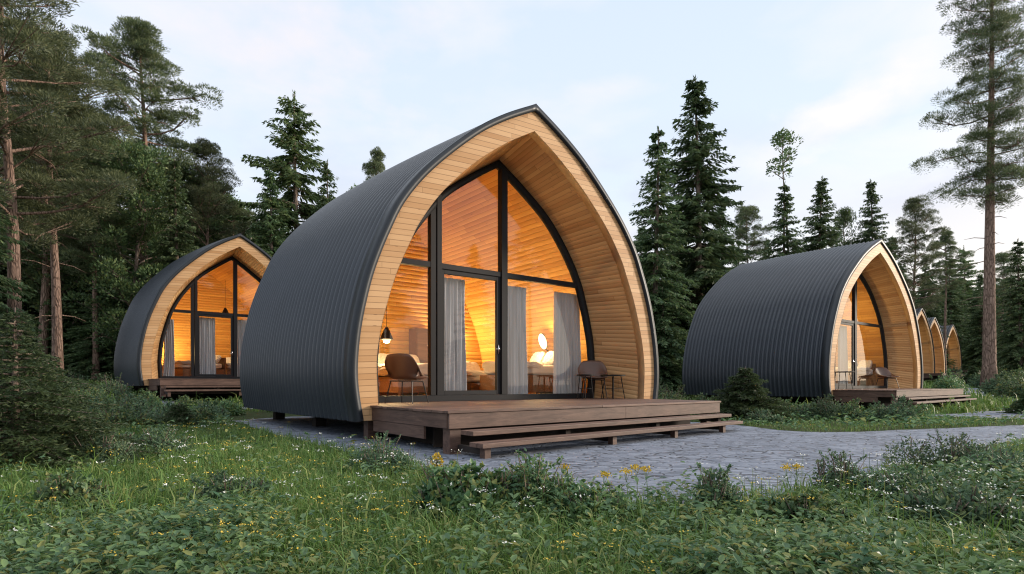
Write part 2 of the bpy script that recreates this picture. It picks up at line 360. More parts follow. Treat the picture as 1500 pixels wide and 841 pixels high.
def catmull(P, n=6, closed=False):
    P = [np.array(p, float) for p in P]; out = []
    N = len(P); R_ = range(N if closed else N-1)
    for i in R_:
        p0, p1, p2, p3 = (P[(i-1) % N] if closed or i else P[0]), P[i], P[(i+1) % N], (P[(i+2) % N] if closed or i+2 < N else P[-1])
        for k in range(n):
            t = k/n; out.append(.5*((2*p1)+(-p0+p2)*t+(2*p0-5*p1+4*p2-p3)*t*t+(-p0+3*p1-3*p2+p3)*t**3))
    if not closed: out.append(P[-1])
    return np.array(out)
near_e = [(-8.6, 16.9), (-6.2, 13.4), (-4.5, 10.9), (-2.76, 8.6), (-1.64, 7.3), (-.97, 6.3), (-.32, 5.36), (.27, 4.75), (.79, 4.5), (1.32, 4.5), (2.0, 4.75), (2.95, 5.3), (4.4, 6.4), (6.0, 7.6), (7.6, 8.8), (9.9, 10.4), (15, 12.4), (24, 13.5)]
far_e = [(24, 15.4), (15, 14.2), (11.5, 13.1), (9.3, 12.3), (6.6, 11.3), (5.5, 11.6), (5.1, 13.2), (3.8, 14.6), (-2, 17.6), (-7.6, 18.0)]
pe = catmull(near_e+far_e, 8, True); pe = pe + (rng.random(pe.shape)-.5)*.08
PATH_POLY = pe
tag(np_mesh('paving', np.c_[pe, np.full(len(pe), .006)], [np.arange(len(pe))[None, :]], pm.m), kind='structure')
def ribbon(name, pts, w, lift=.02):
    c = catmull(pts, 8); t = np.gradient(c, axis=0); t /= np.linalg.norm(t, axis=1)[:, None]; nrm = np.c_[-t[:, 1], t[:, 0]]
    cols = 5; V = []
    for j in range(cols):
        p = c + nrm*(j/(cols-1)-.5)*w*(1+.12*np.sin(np.arange(len(c))*.9))[:, None]
        V.append(np.c_[p, terrain(p[:, 0], p[:, 1])+lift])
    V = np.stack(V, 1).reshape(-1, 3); n = len(c)
    I = (np.arange(n-1)[:, None]*cols+np.arange(cols-1)[None, :]).ravel()
    tag(np_mesh(name, V, [np.stack([I, I+1, I+cols+1, I+cols], 1)], pm.m), kind='structure')
    return c
rib1 = ribbon('path', [(12.5, 16.0), (15.0, 17.3), (17.5, 18.6), (20.5, 21.5), (23, 26), (28, 36), (38, 46)], 2.0)
rib2 = ribbon('path', [(-16.2, 21.2), (-13.0, 20.6), (-11.5, 20.0), (-8.6, 19.0)], 1.2)
rib3 = ribbon('path', [(23.4, 30.5), (28, 29.5), (36, 30)], 2.4)

# ------------------------------------------------------------------ arch profiles (half width, height)
def half(P, n=200):
    c = catmull(P, 24); s = np.r_[0, np.cumsum(np.linalg.norm(np.diff(c, axis=0), axis=1))]
    q = np.linspace(0, s[-1], n); return np.c_[np.interp(q, s, c[:, 0]), np.interp(q, s, c[:, 1])]
OUT = half([(3.70, .34), (3.78, .83), (3.80, 1.25), (3.75, 1.8), (3.64, 2.35), (3.49, 2.88), (3.24, 3.5), (2.92, 4.12), (2.36, 4.80), (1.46, 5.61), (.76, 6.09), (.0, 6.50)])
INN = half([(3.36, .34), (3.39, .9), (3.40, 1.35), (3.34, 1.8), (3.23, 2.25), (3.03, 2.86), (2.76, 3.45), (2.58, 3.80), (2.12, 4.42), (1.42, 5.10), (.68, 5.65), (.0, 6.05)])
GLS = half([(2.93, .58), (2.97, 1.2), (2.95, 1.6), (2.88, 2.13), (2.70, 2.80), (2.47, 3.44), (2.06, 4.12), (1.45, 4.83), (.72, 5.38), (.0, 5.84)])
def offset(H, d):
    t = np.gradient(H, axis=0); t /= np.linalg.norm(t, axis=1)[:, None]
    nrm = np.c_[t[:, 1], -t[:, 0]]                  # outward (to +x)
    P = H + nrm*d
    if d < 0:
        k = P[:, 0] > 0
        if not k.all():
            i = np.argmax(~k); a, b = P[i-1], P[i]; f = a[0]/(a[0]-b[0]); P = np.vstack([P[:i], a+(b-a)*f])
        else:
            P = np.vstack([P, [0, P[-1, 1]+P[-1, 0]*.62]])
    else:
        P = np.vstack([P, [0, P[-1, 1]+P[-1, 0]*.62]])
    s = np.r_[0, np.cumsum(np.linalg.norm(np.diff(P, axis=0), axis=1))]; q = np.linspace(0, s[-1], 200)
    return np.c_[np.interp(q, s, P[:, 0]), np.interp(q, s, P[:, 1])]
def length(H): return np.linalg.norm(np.diff(H, axis=0), axis=1).sum()
def at(H, q):                                       # q in [-1,1]: left foot .. apex .. right foot
    q = np.asarray(q, float); t = (1-np.abs(q))*(len(H)-1)
    x = np.interp(t, np.arange(len(H)), H[:, 0])*np.sign(q); z = np.interp(t, np.arange(len(H)), H[:, 1])
    return x, z
def zcut(H, x): return float(np.interp(-abs(x), -H[np.argmax(H[:, 0]):, 0], H[np.argmax(H[:, 0]):, 1]))
def loft(name, rows, q, mat, parent, uvrows=None, vq=None, smooth=False, normal_off=None):
    """rows: list of (profile, y [, extra outward offset array]); q samples"""
    V = []; UV = []
    for r in rows:
        x, z = at(r[0], q); y = np.full_like(x, r[1])
        if len(r) > 2 and r[2] is not None:
            tx = np.gradient(x); tzv = np.gradient(z); l = np.hypot(tx, tzv)+1e-9; x = x - tzv/l*r[2]; z = z + tx/l*r[2]
        if len(r) > 3: y = y+r[3]
        V.append(np.c_[x, y, z]); UV.append(np.c_[np.full(len(q), r[4] if len(r) > 4 else r[1]), vq if vq is not None else q*8])
    V = np.array(V); n = len(q); k = len(rows); I = (np.arange(k-1)[:, None]*n+np.arange(n-1)[None, :]).ravel()
    return np_mesh(name, V.reshape(-1, 3), [np.stack([I, I+n, I+n+1, I+1], 1)], mat, parent, smooth, np.array(UV).reshape(-1, 2))
def groove_q(nb):
    """samples along the arch with a narrow groove at every board edge; also groove flag and board coordinate"""
    e = np.linspace(-1, 1, nb+1); w = (2/nb)*.04; q = []; g = []; v = []
    for i in range(nb+1):
        if i > 0: q.append(e[i]-w); g.append(0); v.append(i-.04)
        q.append(e[i]); g.append(1); v.append(i)
        if i < nb: q.append(e[i]+w); g.append(0); v.append(i+.04)
    return np.array(q), np.array(g, float), np.array(v, float)

ANG = math.atan2(.609, .793)
BASE = Vector((.455, 11.67, 0))
DEPTH = 7.4
def deck_warp(p):
    x, y, z = p
    if y < 0: y *= 1 - .155*max(0, min(1.05, (x+3.5)/6.8))
    return (x, y, z)
def prism_pane(x0, x1, z0, z1, H, y, n=16):
    xs_ = np.linspace(x0, x1, n); top = [min(z1, zcut(H, x)) for x in xs_]
    V = [(x, y, z0) for x in xs_]+[(x, y, t) for x, t in zip(xs_, top)]
    # drop sliver columns where the arch is under the sill
    F = [(i, i+1, n+i+1, n+i) for i in range(n-1) if top[i] > z0+.01 or top[i+1] > z0+.01]
    V = [(a, b, max(c, z0)) for a, b, c in V]
    return V, F
def make_cabin(rise=.095):
    c = empty('cabin')
    # roof shell with rounded ribs
    pitch = .2; per = 7; per = 10; nr = int(DEPTH/pitch); ys_ = []; off = []
    for i in range(nr):
        for k in range(per):
            ys_.append(.04+(i+k/per)*pitch); off.append(.070*abs(math.sin(math.pi*k/per))**1.5)
    ys_.append(.04+nr*pitch); off.append(0)
    q = np.linspace(-1, 1, 141); rows = []
    x, z = at(OUT, q); V = []
    tx = np.gradient(x); tv = np.gradient(z); l = np.hypot(tx, tv); nxx, nzz = -tv/l, tx/l
    for yy, o_ in zip(ys_, off):
        f = yy/DEPTH; zz = z + (z-.34)*rise*f; bul = .05*math.sin(math.pi*min(1, f))
        V.append(np.c_[x*(1+.012*f)+nxx*(o_+bul), np.full_like(x, yy), zz+nzz*(o_+bul)])
    V = np.array(V); n = len(q); k = len(V); I = (np.arange(k-1)[:, None]*n+np.arange(n-1)[None, :]).ravel()
    np_mesh('roof', V.reshape(-1, 3), [np.stack([I, I+1, I+n+1, I+n], 1)], M['roof'], c, True)
    rear = V[-1]; m_ = MB(); pts = [tuple(p) for p in rear[::2]]; m_.add(pts, [tuple(range(len(pts)))]); m_.build('rear_wall', M['dark_wall'], c)
    # dark metal edge round the front of the roof
    q = np.linspace(-1, 1, 161); OO = offset(OUT, .075); OI = offset(OUT, -.045)
    loft('roof_trim', [(OI, .02), (OI, -.055), (OO, -.055), (OO, .26), (offset(OUT, .02), .26)], q, M['trim'], c)
    # pine facing between the inner and the outer arch
    # (horizontal boards cut to the curve: the UV follows the plane of the front)
    q = np.linspace(-1, 1, 181); (xo, zo), (xi, zi) = at(OUT, q), at(INN, q); n = len(q)
    V = np.r_[np.c_[xo, np.zeros(n), zo], np.c_[xi, np.zeros(n), zi]]; I = np.arange(n-1); tl = .045
    UVf = np.c_[V[:, 0], (V[:, 2]-np.abs(V[:, 0])*0-V[:, 0]*tl)/.098+40]
    np_mesh('arch_facing', V, [np.stack([I, I+n, I+n+1, I+1], 1)], M['pine_board'], c, False, UVf)
    q2 = np.linspace(-1, 1, 121)
    loft('facing_edge', [(INN, -.004), (INN, .19), (offset(INN, .02), .19)], q2, M['pale_wood'], c)
    nb = 2*int(round(length(INN)/.105)); q, g, v = groove_q(nb)
    loft('soffit', [(offset(INN, .02), .15, g*.003), (GLS, 1.30, g*.003)], q, M['soffit_board'], c, vq=v)
    IN2 = offset(INN, -.10)
    nb = 2*int(round(length(IN2)/.125)); q, g, v = groove_q(nb)
    loft('lining', [(offset(GLS, -.02), 1.33, g*.003), (IN2, 1.36, g*.003), (IN2, 4.2, g*.003), (IN2, 7.15, g*.003)], q, M['inner_board'], c, vq=v)
    # inside: rear wall of boards and the floor
    m_ = []; zz = np.arange(.6, 6.0, .125); Vb = []; Fb = []; UVb = []
    for i, z0 in enumerate(zz):
        for zt, yo, vv in ((z0+.007, 0, i+.06), (z0+.118, 0, i+.94), (z0+.125, .012, i+1.0)):
            kk = np.argmax(IN2[:, 0]); hw = float(np.interp(zt, IN2[:, 1], IN2[:, 0])) if zt < IN2[-1, 1] else 0
            Vb += [(-hw-.05, 6.6+yo, zt), (hw+.05, 6.6+yo, zt)]; UVb += [(-hw, vv), (hw, vv)]
    nbv = len(Vb)//2; Fb = [(2*i, 2*i+1, 2*i+3, 2*i+2) for i in range(nbv-1)]
    np_mesh('inner_wall', Vb, [np.array(Fb)], M['inner_board'], c, uv=UVb)
    fl = MB()
    for i in range(38): fl.box(-3.3+i*.174, -3.3+i*.174+.17, 1.36, 7.1, .56, .622)
    fl.build('floor', M['floor_wood'], c)
    # terrace: boards run parallel to the front edge
    d = MB(); w = .142; y = -2.46
    while y < 1.2:
        x0, x1 = (-3.52, 3.34) if y < .0 else (-3.3, 3.3)
        cut = random.uniform(-1.5, 1.8)
        d.box(x0, cut-.002, y, y+w-.006, .555, .59); d.box(cut+.002, x1, y, y+w-.006, .555, .59); y += w
    deck = d.build('deck', M['deck'], c, bevel=.004, warp=deck_warp)
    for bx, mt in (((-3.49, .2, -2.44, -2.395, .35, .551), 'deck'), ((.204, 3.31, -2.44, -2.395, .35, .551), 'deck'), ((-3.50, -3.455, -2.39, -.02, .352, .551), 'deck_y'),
                   ((3.27, 3.312, -2.39, -.02, .35, .551), 'deck_y'), ((-3.49, -3.45, -1.75, -.05, .17, .347), 'deck_y'), ((-3.30, 3.15, -1.72, -1.68, .03, .50), 'pier'), ((-3.10, -3.06, -1.67, -.1, .03, .50), 'pier')):  # last two: recessed dark boards added to paint the shade under the deck
        s = MB(); s.box(*bx); s.build('skirt_or_shade_board', M[mt], deck, bevel=.003, warp=deck_warp)
    for px, py in ((-3.36, -2.3), (-3.38, .3), (3.1, -2.2), (3.2, -1.0)):
        p = MB(); p.box(px-.09, px+.09, py-.09, py+.09, -.05, .36); p.build('deck_post', M['deck'], deck, bevel=.004, warp=deck_warp)
    for name_y, top, sx0, sx1, posts in ((-2.82, .335, -3.36, 3.22, ()), (-3.12, .205, -3.42, 3.22, (-3.28, -.75, .95, 2.6))):
        t = MB()
        for j in range(2): t.box(sx0, sx1, name_y+j*.152, name_y+j*.152+.146, top-.06, top)
        st = t.build('step', M['deck'], c, bevel=.006, warp=deck_warp)
        if not posts:
            for xx in (-1.5, .8, 2.9):
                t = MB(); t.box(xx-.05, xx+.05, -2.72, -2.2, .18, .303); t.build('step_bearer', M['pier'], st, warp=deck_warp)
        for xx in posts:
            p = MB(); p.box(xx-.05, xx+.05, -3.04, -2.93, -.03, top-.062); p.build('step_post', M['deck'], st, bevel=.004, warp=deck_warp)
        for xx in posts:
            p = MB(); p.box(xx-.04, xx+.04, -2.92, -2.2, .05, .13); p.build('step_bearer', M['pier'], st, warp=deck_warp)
    # piers and beams under the shell
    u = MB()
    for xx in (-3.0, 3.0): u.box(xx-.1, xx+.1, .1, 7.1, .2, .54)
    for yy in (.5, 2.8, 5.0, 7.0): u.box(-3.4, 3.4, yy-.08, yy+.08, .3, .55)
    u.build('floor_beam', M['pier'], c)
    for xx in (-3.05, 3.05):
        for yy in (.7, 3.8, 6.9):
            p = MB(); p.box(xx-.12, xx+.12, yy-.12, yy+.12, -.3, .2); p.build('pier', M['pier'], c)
    # glazing
    GI = offset(GLS, -.13)
    fr_ = loft('window_frame', [(GI, 1.33), (GI, 1.20), (GLS, 1.20), (GLS, 1.33)], np.linspace(-1, 1, 121), M['frame'], c)
    g = MB()
    for x0, x1, y0 in ((-1.70, -1.575, 1.205), (-1.56, -1.45, 1.19), (.06, .22, 1.185)):
        g.box(x0, x1, y0, 1.34, .715, zcut(GLS, min(abs(x0), abs(x1)) if x0 < 0 else x1)-.05)
    g.box(-2.44, -1.702, 1.21, 1.33, 3.29, 3.40); g.box(-1.448, .058, 1.207, 1.33, 3.29, 3.40); g.box(.222, 2.44, 1.21, 1.33, 3.29, 3.40)
    g.box(-2.9, 2.9, 1.18, 1.36, .592, .712)
    g.build('mullion', M['frame'], fr_, bevel=.004)
    for x0, x1, z0, z1 in ((-2.9, -1.69, .70, 3.31), (.21, 2.9, .70, 3.31), (-2.45, -1.69, 3.38, 5.8), (-1.46, .07, 3.38, 5.8), (.21, 2.45, 3.38, 5.8)):
        V_, F_ = prism_pane(x0, x1, z0, z1, GLS, 1.27); p = MB(); p.add(V_, F_); p.build('window_pane', M['glass'], fr_)
    dr = MB(); x0, x1, z0, z1 = -1.447, .057, .715, 3.288
    dr.box(x0, x0+.075, 1.23, 1.30, z0, z1); dr.box(x1-.105, x1, 1.23, 1.30, z0, z1)
    dr.box(x0+.076, x1-.106, 1.232, 1.298, z1-.09, z1); dr.box(x0+.076, x1-.106, 1.232, 1.298, z0, z0+.09)
    door = dr.build('door', M['frame'], c, bevel=.004)
    p = MB(); p.add([(x0+.05, 1.265, z0+.05), (x1-.08, 1.265, z0+.05), (x1-.08, 1.265, z1-.05), (x0+.05, 1.265, z1-.05)], [(0, 1, 2, 3)]); p.build('door_pane', M['glass'], door)
    h = MB(); h.box(x1-.075, x1-.035, 1.214, 1.23, 1.60, 1.80); h.tube([(x1-.055, 1.23, 1.70), (x1-.055, 1.17, 1.70), (x1-.17, 1.17, 1.70)], .011, 8)
    h.build('handle', M['chrome'], door, True)
    return c
def cabin_at(c, foot_left, ang, s, z, label, group='arched cabins in the forest clearing'):
    """puts the front left foot of the arch at a ground point"""
    d1 = Vector((math.cos(ang), math.sin(ang), 0)); o = Vector((*foot_left, 0)) + d1*3.725*s[0]
    c.location = (o.x, o.y, z); c.rotation_euler = (0, 0, ang); c.scale = s
    tag(c, label, 'cabin', group)
    c['_'] = 0; del c['_']
    return c
main = make_cabin()
c2_ = copy_tree(main); c3_ = make_cabin(.0); cA, cB, cC = [copy_tree(c3_) for _ in range(3)]
cabin_at(main, (-2.5, 9.4), ANG, (1, 1, 1), 0, 'largest cabin, in the middle of the clearing, with dark ribbed roof and wide timber terrace')
cabin_at(c2_, (-14.35, 22.4), ANG+R(3), (.955, .95, 1.04), .52, 'smaller cabin on the left, half hidden behind the big cabin, facing a timber terrace')
cabin_at(c3_, (10.31, 18.76), ANG, (1.1, .75, .92), .21, 'cabin on the right showing its long dark ribbed flank and a small terrace')
K = .88
cabin_at(cA, (34.7, 50.6), ANG, (K, 1, 1), 1.25, 'far cabin directly behind the right cabin, nearest of the three distant ones')
cabin_at(cB, (41.0, 57.6), ANG, (K, 1, .98), 1.36, 'middle one of the three distant cabins in a row')
cabin_at(cC, (53.6, 71.6), ANG, (K, 1, .98), 2.02, 'farthest cabin, last of the row, its dark roof side showing left of its arch')

def place(c, o, x, y, z, rz=0, s=None):
    """stand a thing at a cabin's local coordinates"""
    L = c.location; sc = c.scale; a = c.rotation_euler.z
    X_, Y_ = x*sc[0], y*sc[1]
    o.location = (L.x+X_*math.cos(a)-Y_*math.sin(a), L.y+X_*math.sin(a)+Y_*math.cos(a), L.z+z*sc[2])
    o.rotation_euler = (0, 0, a+rz)
    if s: o.scale = s
    return o

# ------------------------------------------------------------------ furniture and lamps
def make_curtain(w=.55, h=2.5, seed=0, sweep=0):
    r = random.Random(seed); n = 70; rows = 14; V = []; ph = r.uniform(0, 6); folds = max(3, int(w/.085))
    for j in range(rows):
        f = j/(rows-1); z = h*f
        for i in range(n):
            u = i/(n-1); amp = .035*(1.15-.35*f)
            x = (u-.5)*w*(1+.08*(1-f)) + .012*math.sin(f*5+i*.3) + sweep*math.sin(math.pi*f)*(.3-.2*u)
            y = amp*math.sin(u*folds*2*math.pi+ph+.5*math.sin(u*9+ph)) + .012*math.sin(u*31+f*3)
            V.append((x, y, z))
    I = [(j*n+i, j*n+i+1, (j+1)*n+i+1, (j+1)*n+i) for j in range(rows-1) for i in range(n-1)]
    o = np_mesh('curtain', V, [np.array(I)], M['curtain'], None, True)
    return o
def curtain(c, x, w, label, seed, h=2.52, z=.66, y=1.50, sweep=0):
    o = make_curtain(w, h, seed, sweep); place(c, o, x, y, z, 0, (c.scale[0], 1, c.scale[2])); tag(o, label, 'curtain', 'curtains behind the cabin windows')
curtain(main, -1.06, .74, 'grey curtain behind the glass door of the biggest cabin', 1)
curtain(main, .64, .70, 'grey curtain just right of the central mullion of the biggest cabin', 2)
curtain(main, 2.32, .85, 'grey curtain at the far right edge of the biggest cabin window, behind the armchair', 3)
curtain(c2_, -2.55, .45, 'grey swept-back curtain at the left edge of the left cabin window', 4, h=2.35, sweep=.3)
curtain(c2_, -1.02, .72, 'grey curtain behind the door of the left cabin', 5)
curtain(c2_, .62, .62, 'grey curtain right of the central mullion of the left cabin, beside the big roof', 6)
curtain(c3_, -.38, .62, 'pale grey curtain inside the door of the right cabin', 7)

def soft_box(w, d, h, seed, wrinkle=.02, n=18):
    """cushion-like block with wrinkles: a subdivided box pushed to a superellipsoid"""
    r = np.random.default_rng(seed); V = []; F = []
    idx = {}
    def vid(p):
        k = tuple(round(a, 5) for a in p)
        if k not in idx: idx[k] = len(V); V.append(p)
        return idx[k]
    t = np.linspace(-1, 1, n)
    for ax in range(3):
        for sg in (-1, 1):
            for i in range(n-1):
                for j in range(n-1):
                    q = []
                    for a, b in ((i, j), (i+1, j), (i+1, j+1), (i, j+1)):
                        p = [0, 0, 0]; p[ax] = sg; p[(ax+1) % 3] = t[a]; p[(ax+2) % 3] = t[b]; q.append(vid(tuple(p)))
                    F.append(q if sg > 0 else q[::-1])
    V = np.array(V); e = 5.0; L = (np.abs(V)**e).sum(1)**(1/e); V = V/L[:, None]
    ph = r.uniform(0, 6, 4); wv_ = np.sin(V[:, 0]*7+ph[0]+V[:, 1]*4)*np.sin(V[:, 1]*9+ph[1])+.6*np.sin(V[:, 0]*15+ph[2]+V[:, 2]*6)
    V = V*np.array([w/2, d/2, h/2]); V[:, 2] += wv_*wrinkle + h/2; V[:, 0] += wv_*wrinkle*.5
    return V, np.array(F)
def make_bed(label, w=1.5, l=2.0, grey=False, seed=0, base=.42):
    b = empty('bed'); tag(b, label, 'bed', 'beds inside the cabins')
    f = MB(); f.box(-w/2, w/2, -l/2, l/2, .10, base); f.build('bed_base', M['bed_wood'], b, bevel=.01)
    f = MB(); f.box(-w/2-.02, w/2+.02, l/2, l/2+.06, .05, 1.0); f.build('headboard', M['bed_wood'], b, bevel=.01)
    for sx in (-1, 1):
        for sy in (-1, 1):
            f = MB(); f.box(sx*(w/2-.06)-.03, sx*(w/2-.06)+.03, sy*(l/2-.06)-.03, sy*(l/2-.06)+.03, 0, .10); f.build('leg', M['bed_wood'], b)
    V, F = soft_box(w*1.03, l*1.02, .28, seed, .012); V[:, 2] += base; np_mesh('mattress', V, [F], M['linen'], b, True)
    V, F = soft_box(w*1.10, l*.66, .20, seed+1, .022); V[:, 2] += base+.15; V[:, 1] -= l*.18; np_mesh('duvet', V, [F], M['grey_linen' if grey else 'linen'], b, True)
    for sx in (-1, 1):
        V, F = soft_box(w*.44, .42, .16, seed+3+sx, .01); th = R(55); V2 = V.copy(); V2[:, 1] = V[:, 1]*math.cos(th)-V[:, 2]*math.sin(th); V2[:, 2] = V[:, 1]*math.sin(th)+V[:, 2]*math.cos(th)
        V2[:, 0] += sx*w*.25; V2[:, 1] += l/2-.18; V2[:, 2] += base+.42; np_mesh('pillow', V2, [F], M['linen'], b, True)
    return b
FL = .622
b = make_bed('white bed seen through the left pane of the biggest cabin', 1.6, 2.1, seed=1, base=.5); place(main, b, -.25, 5.0, FL, R(0))
b = make_bed('white bed low behind the glass door of the biggest cabin', 1.5, 2.0, seed=11, base=.34); place(main, b, 1.95, 5.15, FL, R(0))
b = make_bed('wooden-sided bed with pale duvet behind the right pane of the biggest cabin', 1.15, 2.0, seed=21, base=.55); place(main, b, 2.1, 3.0, FL, R(-90))
b = make_bed('grey bed seen through the left pane of the left cabin', 1.6, 2.0, True, seed=31, base=.45); place(c2_, b, -1.1, 3.6, FL, R(-70))
b = make_bed('pale bed seen through the door of the left cabin', 1.5, 2.0, seed=41, base=.45); place(c2_, b, 1.3, 4.4, FL, R(-10))
b = make_bed('pale bed seen through the glass of the right cabin', 1.15, 1.6, seed=51, base=.5); place(c3_, b, 2.25, 2.6, FL, R(-88))

def point(o, loc, e, r=.09, col=(1, .72, .33)):
    l = bpy.data.lights.new('bulb', 'POINT'); l.energy = e; l.shadow_soft_size = r; l.color = col
    b = bpy.data.objects.new('bulb', l); link(b, o); b.location = loc
def pendant(c, x, y, ztop, zlamp, e, label):
    p = empty('pendant_lamp'); place(c, p, x, y, zlamp); tag(p, label, 'lamp', 'lamps lit inside the cabins')
    m_ = MB(); m_.lathe([(.03, .30), (.05, .27), (.13, .10), (.17, 0)], n=20); m_.build('lamp_shade', M['metal_dark'], p, True)
    m_ = MB(); m_.lathe([(.001, -.10), (.07, -.08), (.10, -.01), (.08, .05), (.001, .08)], n=16); m_.build('light_bulb', M['lamp_glow'], p, True)
    m_ = MB(); m_.tube([(0, 0, .3), (0, 0, ztop-zlamp)], .006, 6); m_.build('cord', M['metal_dark'], p)
    point(p, (0, 0, -.16), e, .12)
def table_lamp(c, x, y, z, e, label, st=1):
    p = empty('table_lamp'); place(c, p, x, y, z); tag(p, label, 'lamp', 'lamps lit inside the cabins')
    m_ = MB(); m_.lathe([(.001, 0), (.09, 0), (.09, .015), (.015, .03), (.012, .22)], n=16); m_.build('lamp_base', M['metal_dark'], p, True)
    m_ = MB(); m_.lathe([(.13, .20), (.10, .42), (.001, .43)], n=20); m_.build('lamp_shade', M['lamp_glow'], p, True)
    point(p, (0, 0, .55), e, .14)
def wall_lamp(c, x, y, z, rz, e, label):
    p = empty('wall_lamp'); place(c, p, x, y, z, rz); tag(p, label, 'lamp', 'lamps lit inside the cabins')
    m_ = MB()                                                     # an oval disc leaning off the wall
    for k in range(28):
        a = 2*math.pi*k/28; m_.v.append((.12*math.cos(a), 0, .23*math.sin(a)))
    m_.v.append((0, -.05, 0)); m_.f += [(k, (k+1) % 28, 28) for k in range(28)]
    o = m_.build('lamp_shade', M['lamp_glow'], p, True); o.rotation_euler = (0, R(-20), 0)
    m_ = MB(); m_.tube([(.12*math.cos(2*math.pi*k/28)*1.03, .004, .23*math.sin(2*math.pi*k/28)*1.03) for k in range(29)], .014, 6, False)
    m_.tube([(0, .02, -.20), (0, .10, -.26), (0, .16, -.26)], .012, 6); o = m_.build('lamp_bracket', M['metal_dark'], p); o.rotation_euler = (0, R(-20), 0)
    point(p, (0, -.28, 0), e, .12)
E0 = 1.0
pendant(main, -1.2, 4.3, 4.6, 2.05, 145*E0, 'dark pendant lamp glowing by the left pane of the biggest cabin')
table_lamp(main, 1.95, 6.35, 1.55, 125*E0, 'glowing bedside lamp seen through the door of the biggest cabin')
wall_lamp(main, 2.78, 3.0, 2.1, R(-72), 48*E0, 'oval lit wall lamp behind the right pane of the biggest cabin')
table_lamp(c2_, -1.9, 5.6, 1.3, 110, 'glowing bedside lamp in the left pane of the left cabin')
pendant(c2_, .3, 3.6, 5.2, 3.6, 130, 'pendant lamp under the peak of the left cabin')
pendant(c3_, .9, 3.2, 5.2, 3.4, 130, 'pendant lamp inside the right cabin')
for c, t in ((cA, 'nearest'), (cB, 'middle'), (cC, 'farthest')):
    pendant(c, .6, 3.0, 5.2, 3.2, 150, 'pendant lamp inside the %s of the three distant cabins' % t)
# low cabinets that carry the bedside lamps, tall wardrobe
def cabinet(c, x, y, w, d, h, label, name='bedside_cabinet', cat='cabinet'):
    k = empty(name); place(c, k, x, y, FL); tag(k, label, cat)
    m_ = MB(); m_.box(-w/2, w/2, -d/2, d/2, .06, h); m_.build('carcass', M['bed_wood'], k, bevel=.008)
    for i in range(2):
        z0 = .09+i*(h-.12)/2; m_ = MB(); m_.box(-w/2+.02, w/2-.02, -d/2-.018, -d/2-.001, z0, z0+(h-.18)/2); o = m_.build('drawer' if h < 1.5 else 'door', M['bed_wood'], k, bevel=.004)
        m_ = MB(); m_.box(-.05, .05, -d/2-.035, -d/2-.018, z0+(h-.18)/4, z0+(h-.18)/4+.015); m_.build('handle', M['chrome'], o)
    m_ = MB()
    for sx in (-1, 1): m_.box(sx*(w/2-.04)-.02, sx*(w/2-.04)+.02, -d/2+.02, d/2-.02, 0, .06)
    m_.build('plinth', M['bed_wood'], k)
cabinet(main, 1.95, 6.35, .7, .4, .92, 'brown bedside cabinet under the glowing lamp of the biggest cabin')
cabinet(main, .95, 6.3, .75, .5, 1.95, 'tall dark wooden wardrobe seen through the door of the biggest cabin', 'wardrobe', 'wardrobe')
cabinet(c2_, -1.9, 5.6, .6, .4, .67, 'wooden bedside cabinet under the glowing lamp of the left cabin')

def shell_chair(label, w=.62, back=.42, seat=.44):
    """moulded shell on thin splayed metal legs; faces -y"""
    k = empty('armchair'); tag(k, label, 'chair', 'brown shell chairs on the terraces')
    n, mrow = 22, 16; V = []
    for j in range(mrow):
        f = j/(mrow-1)
        for i in range(n):
            u = i/(n-1)*2-1
            if f < .5:                                             # seat pan
                g = f/.5; y = -.27+.46*g; z = seat-.03*math.sin(g*math.pi)+.02*u*u; x = u*w/2*(.84+.10*g)
                z += (max(0, abs(u)-.78)/.22)**2*.16*g
            else:                                                  # back, wraps round at the sides
                g = (f-.5)/.5; y = .19+.06*g+.09*math.sin(g*1.4); z = seat+.02+back*g*(1-.10*u*u); x = u*w/2*(.94+.06*math.sin(g*3))
                y -= (abs(u)**2.5)*.20*(1-.5*g); z -= (max(0, abs(u)-.6)/.4)**2*.13*g
            V.append((x, y, z))
    I = [(j*n+i, j*n+i+1, (j+1)*n+i+1, (j+1)*n+i) for j in range(mrow-1) for i in range(n-1)]
    o = np_mesh('seat_shell', V, [np.array(I)], M['chair_shell'], k, True)
    md = o.modifiers.new('thick', 'SOLIDIFY'); md.thickness = .018; md.offset = 0
    f = MB(); fz = seat-.055
    f.tube([(-.22, -.2, fz), (.22, -.2, fz), (.24, .2, fz), (-.24, .2, fz), (-.22, -.2, fz)], .011, 8); f.tube([(-.235, 0, fz), (.235, 0, fz)], .01, 8)
    f.build('seat_frame', M['metal_dark'], k)
    for sx in (-1, 1):
        for sy, y0 in ((-1, -.2), (1, .2)):
            f = MB(); f.tube([(sx*.22, y0, fz), (sx*.285, y0+sy*.09, 0)], [.012, .009], 8); f.build('leg', M['metal_dark'], k)
    return k
def side_table(label, r=.32, h=.58, loc=None, square=False):
    k = empty('side_table'); tag(k, label, 'table', 'small dark terrace tables')
    t = MB(); t.lathe([(.001, h), (r-.01, h), (r, h-.008), (r, h-.025), (r-.015, h-.035), (.001, h-.035)], n=32); t.build('table_top', M['metal_dark'], k)
    for a in range(4):
        th = R(45+90*a); f = MB(); f.tube([(math.cos(th)*r*.62, math.sin(th)*r*.62, h-.04), (math.cos(th)*r*.92, math.sin(th)*r*.92, 0)], [.012, .009], 8); f.build('leg', M['metal_dark'], k)
    f = MB(); f.tube([(math.cos(R(a*15))*r*.7, math.sin(R(a*15))*r*.7, h*.42) for a in range(25)], .006, 6, False); f.build('stretcher', M['metal_dark'], k)
    return k
DZ = .592
o = shell_chair('brown chair at the left end of the biggest cabin terrace, beside the pine facing', .70, .42, .46); place(main, o, -2.50, .68, DZ, R(122))
